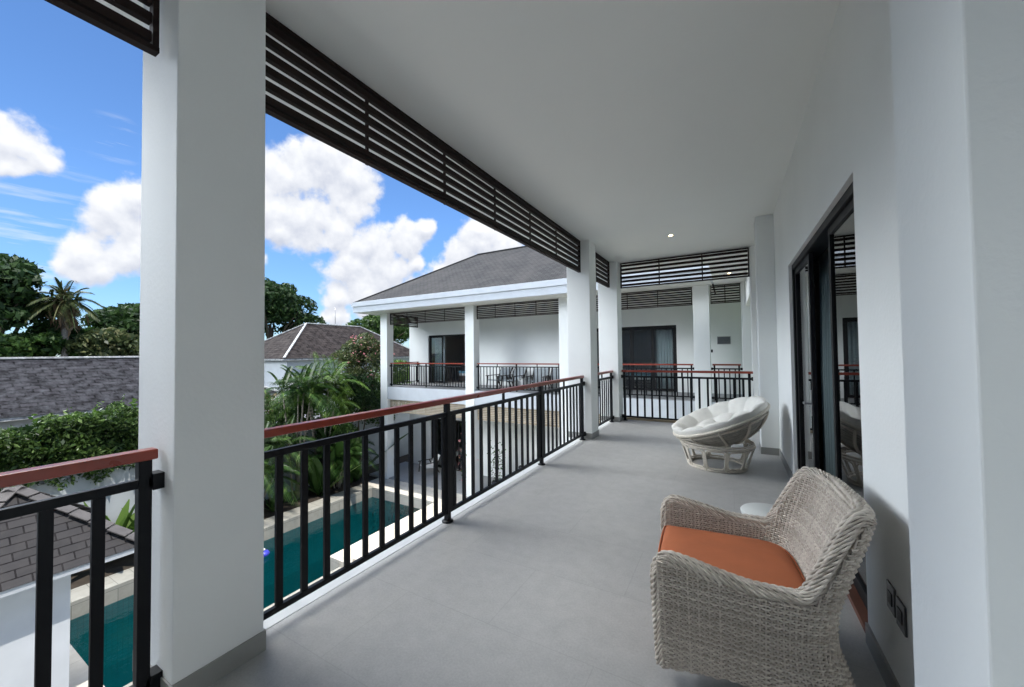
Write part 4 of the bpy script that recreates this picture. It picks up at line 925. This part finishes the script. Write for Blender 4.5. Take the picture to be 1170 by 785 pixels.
# areca palms: clumps of fine arching fronds
AP = 'feathery palms beside the pool'
def areca(x, y, h, L_, n, stems, lab, leafm='leaf_palm'):
    e = empty('areca_palm', (x, y, G-.06), lab, 'palm', AP)
    for k in range(stems):
        a = k*2.4; dx, dy = .28*math.cos(a), .28*math.sin(a); hh = h*rng.uniform(.75, 1.05)
        q = palm((x+dx*.4, y+dy*.4, G-.06), hh, L_*rng.uniform(.85, 1.1), n, 'x', leafm, lean=(dx*1.6, dy*1.6), trunk_r=.035, droop=1.15, lw=.11, ll=.62, el=(.15, 1.35), leaflets=22)
        base = Vector(q.location)-Vector(e.location)
        for ch in list(q.children):
            ch.parent = e; ch.location = base; ch.name = 'stem' if ch.name.startswith('trunk') else 'fronds'
        bpy.data.objects.remove(q)
    return e
areca(-15.6, 9.3, 4.3, 2.0, 9, 4, 'tall feathery palm with bright arching fronds before the brown roofed house')
areca(-15.9, 10.6, 4.4, 2.0, 11, 5, 'feathery palm with yellow green fronds between the tall palm and the pink oleander', 'leaf_bright')
areca(-15.3, 7.6, 1.7, 1.7, 9, 4, 'low feathery palm beside the huge column')
areca(-15.2, 10.9, 1.6, 1.7, 9, 4, 'low feathery palm beside the pool end')
areca(-15.5, 12.0, 1.4, 1.5, 9, 3, 'small feathery palm before the far wing column')
areca(-15.5, 8.4, 2.6, 1.7, 9, 3, 'middle sized feathery palm behind the pool coping', 'leaf_mid')
# broad leafed banana like plants
def paddle(x, y, h, n, lab):
    rosette(x, y, G-.06, h, n, lab, 'leaf_palm', .085, 'broad leafed plants beside the pool', 'banana_plant', .35)
paddle(-15.3, 11.6, 3.7, 16, 'broad leafed plant with upright glossy leaves before the pink oleander')
paddle(-15.0, 10.0, 3.0, 14, 'broad leafed plant between the feathery palms')
# shrubs
SH = 'dense shrubs before the garden wall'
def shrub(x, y, z, r_, h, n, size, mat, lab, fl=0, pale=False):
    tree('shrub', (x, y, z), h, r_, n, size, mat, lab, SH if not fl else None, lumps=14, lr=.45, crown_lo=.12, cat='shrub', flowers=fl, trunk_r=.05)
shrub(-16.0, 6.4, G, 1.0, 3.4, 5000, .13, 'leaf_hedge', 'green shrub right behind the huge column')
shrub(-15.9, 7.6, G, .85, 2.9, 4000, .12, 'leaf_dark', 'dark green shrub left of the feathery palms')
shrub(-17.9, 9.4, G, 1.6, 4.3, 5000, .13, 'leaf_hedge', 'green shrub on top of the garden wall line, below the brown roof')
shrub(-16.3, 12.9, G, 1.15, 5.0, 6000, .13, 'leaf_dark', 'dark dense shrub below the pink oleander')
shrub(-15.9, 11.4, G, .9, 3.3, 5000, .12, 'leaf_mid', 'rounded green shrub between the pool and the oleander')
shrub(-17.4, 14.6, G, 1.3, 5.0, 6000, .14, 'leaf_mid', 'green shrub seen past the left column of the far wing')
shrub(-18.5, 17.5, G, 1.6, 5.6, 5000, .16, 'leaf_bright', 'bright yellow green shrub seen through the left bay of the far wing')
tree('oleander_tree', (-17.3, 14.15, G), 7.0, 1.45, 10000, .13, 'leaf_olive', 'oleander tree with scattered pink blossom before the brown roofed house', lumps=26, lr=.38, crown_lo=.40, flowers=330, trunk_r=.08)
tree('frangipani_tree', (-19.5, 8.45, G), 5.4, .95, 900, .30, 'leaf_pale', 'pale leaved small tree just right of the huge column', lumps=12, crown_lo=.4, trunk_r=.06)
palm((-19.0, 10.2, G-.05), 3.6, 1.3, 16, 'brownish dry leaved palm below the brown hipped roof', 'leaf_dry', name='dry_palm', trunk_r=.06, droop=1.3, lw=.22, ll=.6, el=(-.5, 1.2), leaflets=16)
shrub(-17.5, 10.6, G, 1.2, 4.7, 6000, .13, 'leaf_mid', 'leafy green shrub below the eave of the brown hipped roof')
shrub(-16.9, 7.9, G, 1.0, 3.9, 4500, .12, 'leaf_hedge', 'green shrub between the huge column and the feathery palms')
areca(-17.0, 11.7, 4.6, 2.0, 11, 5, 'feathery palm with high fronds left of the pink oleander', 'leaf_bright')
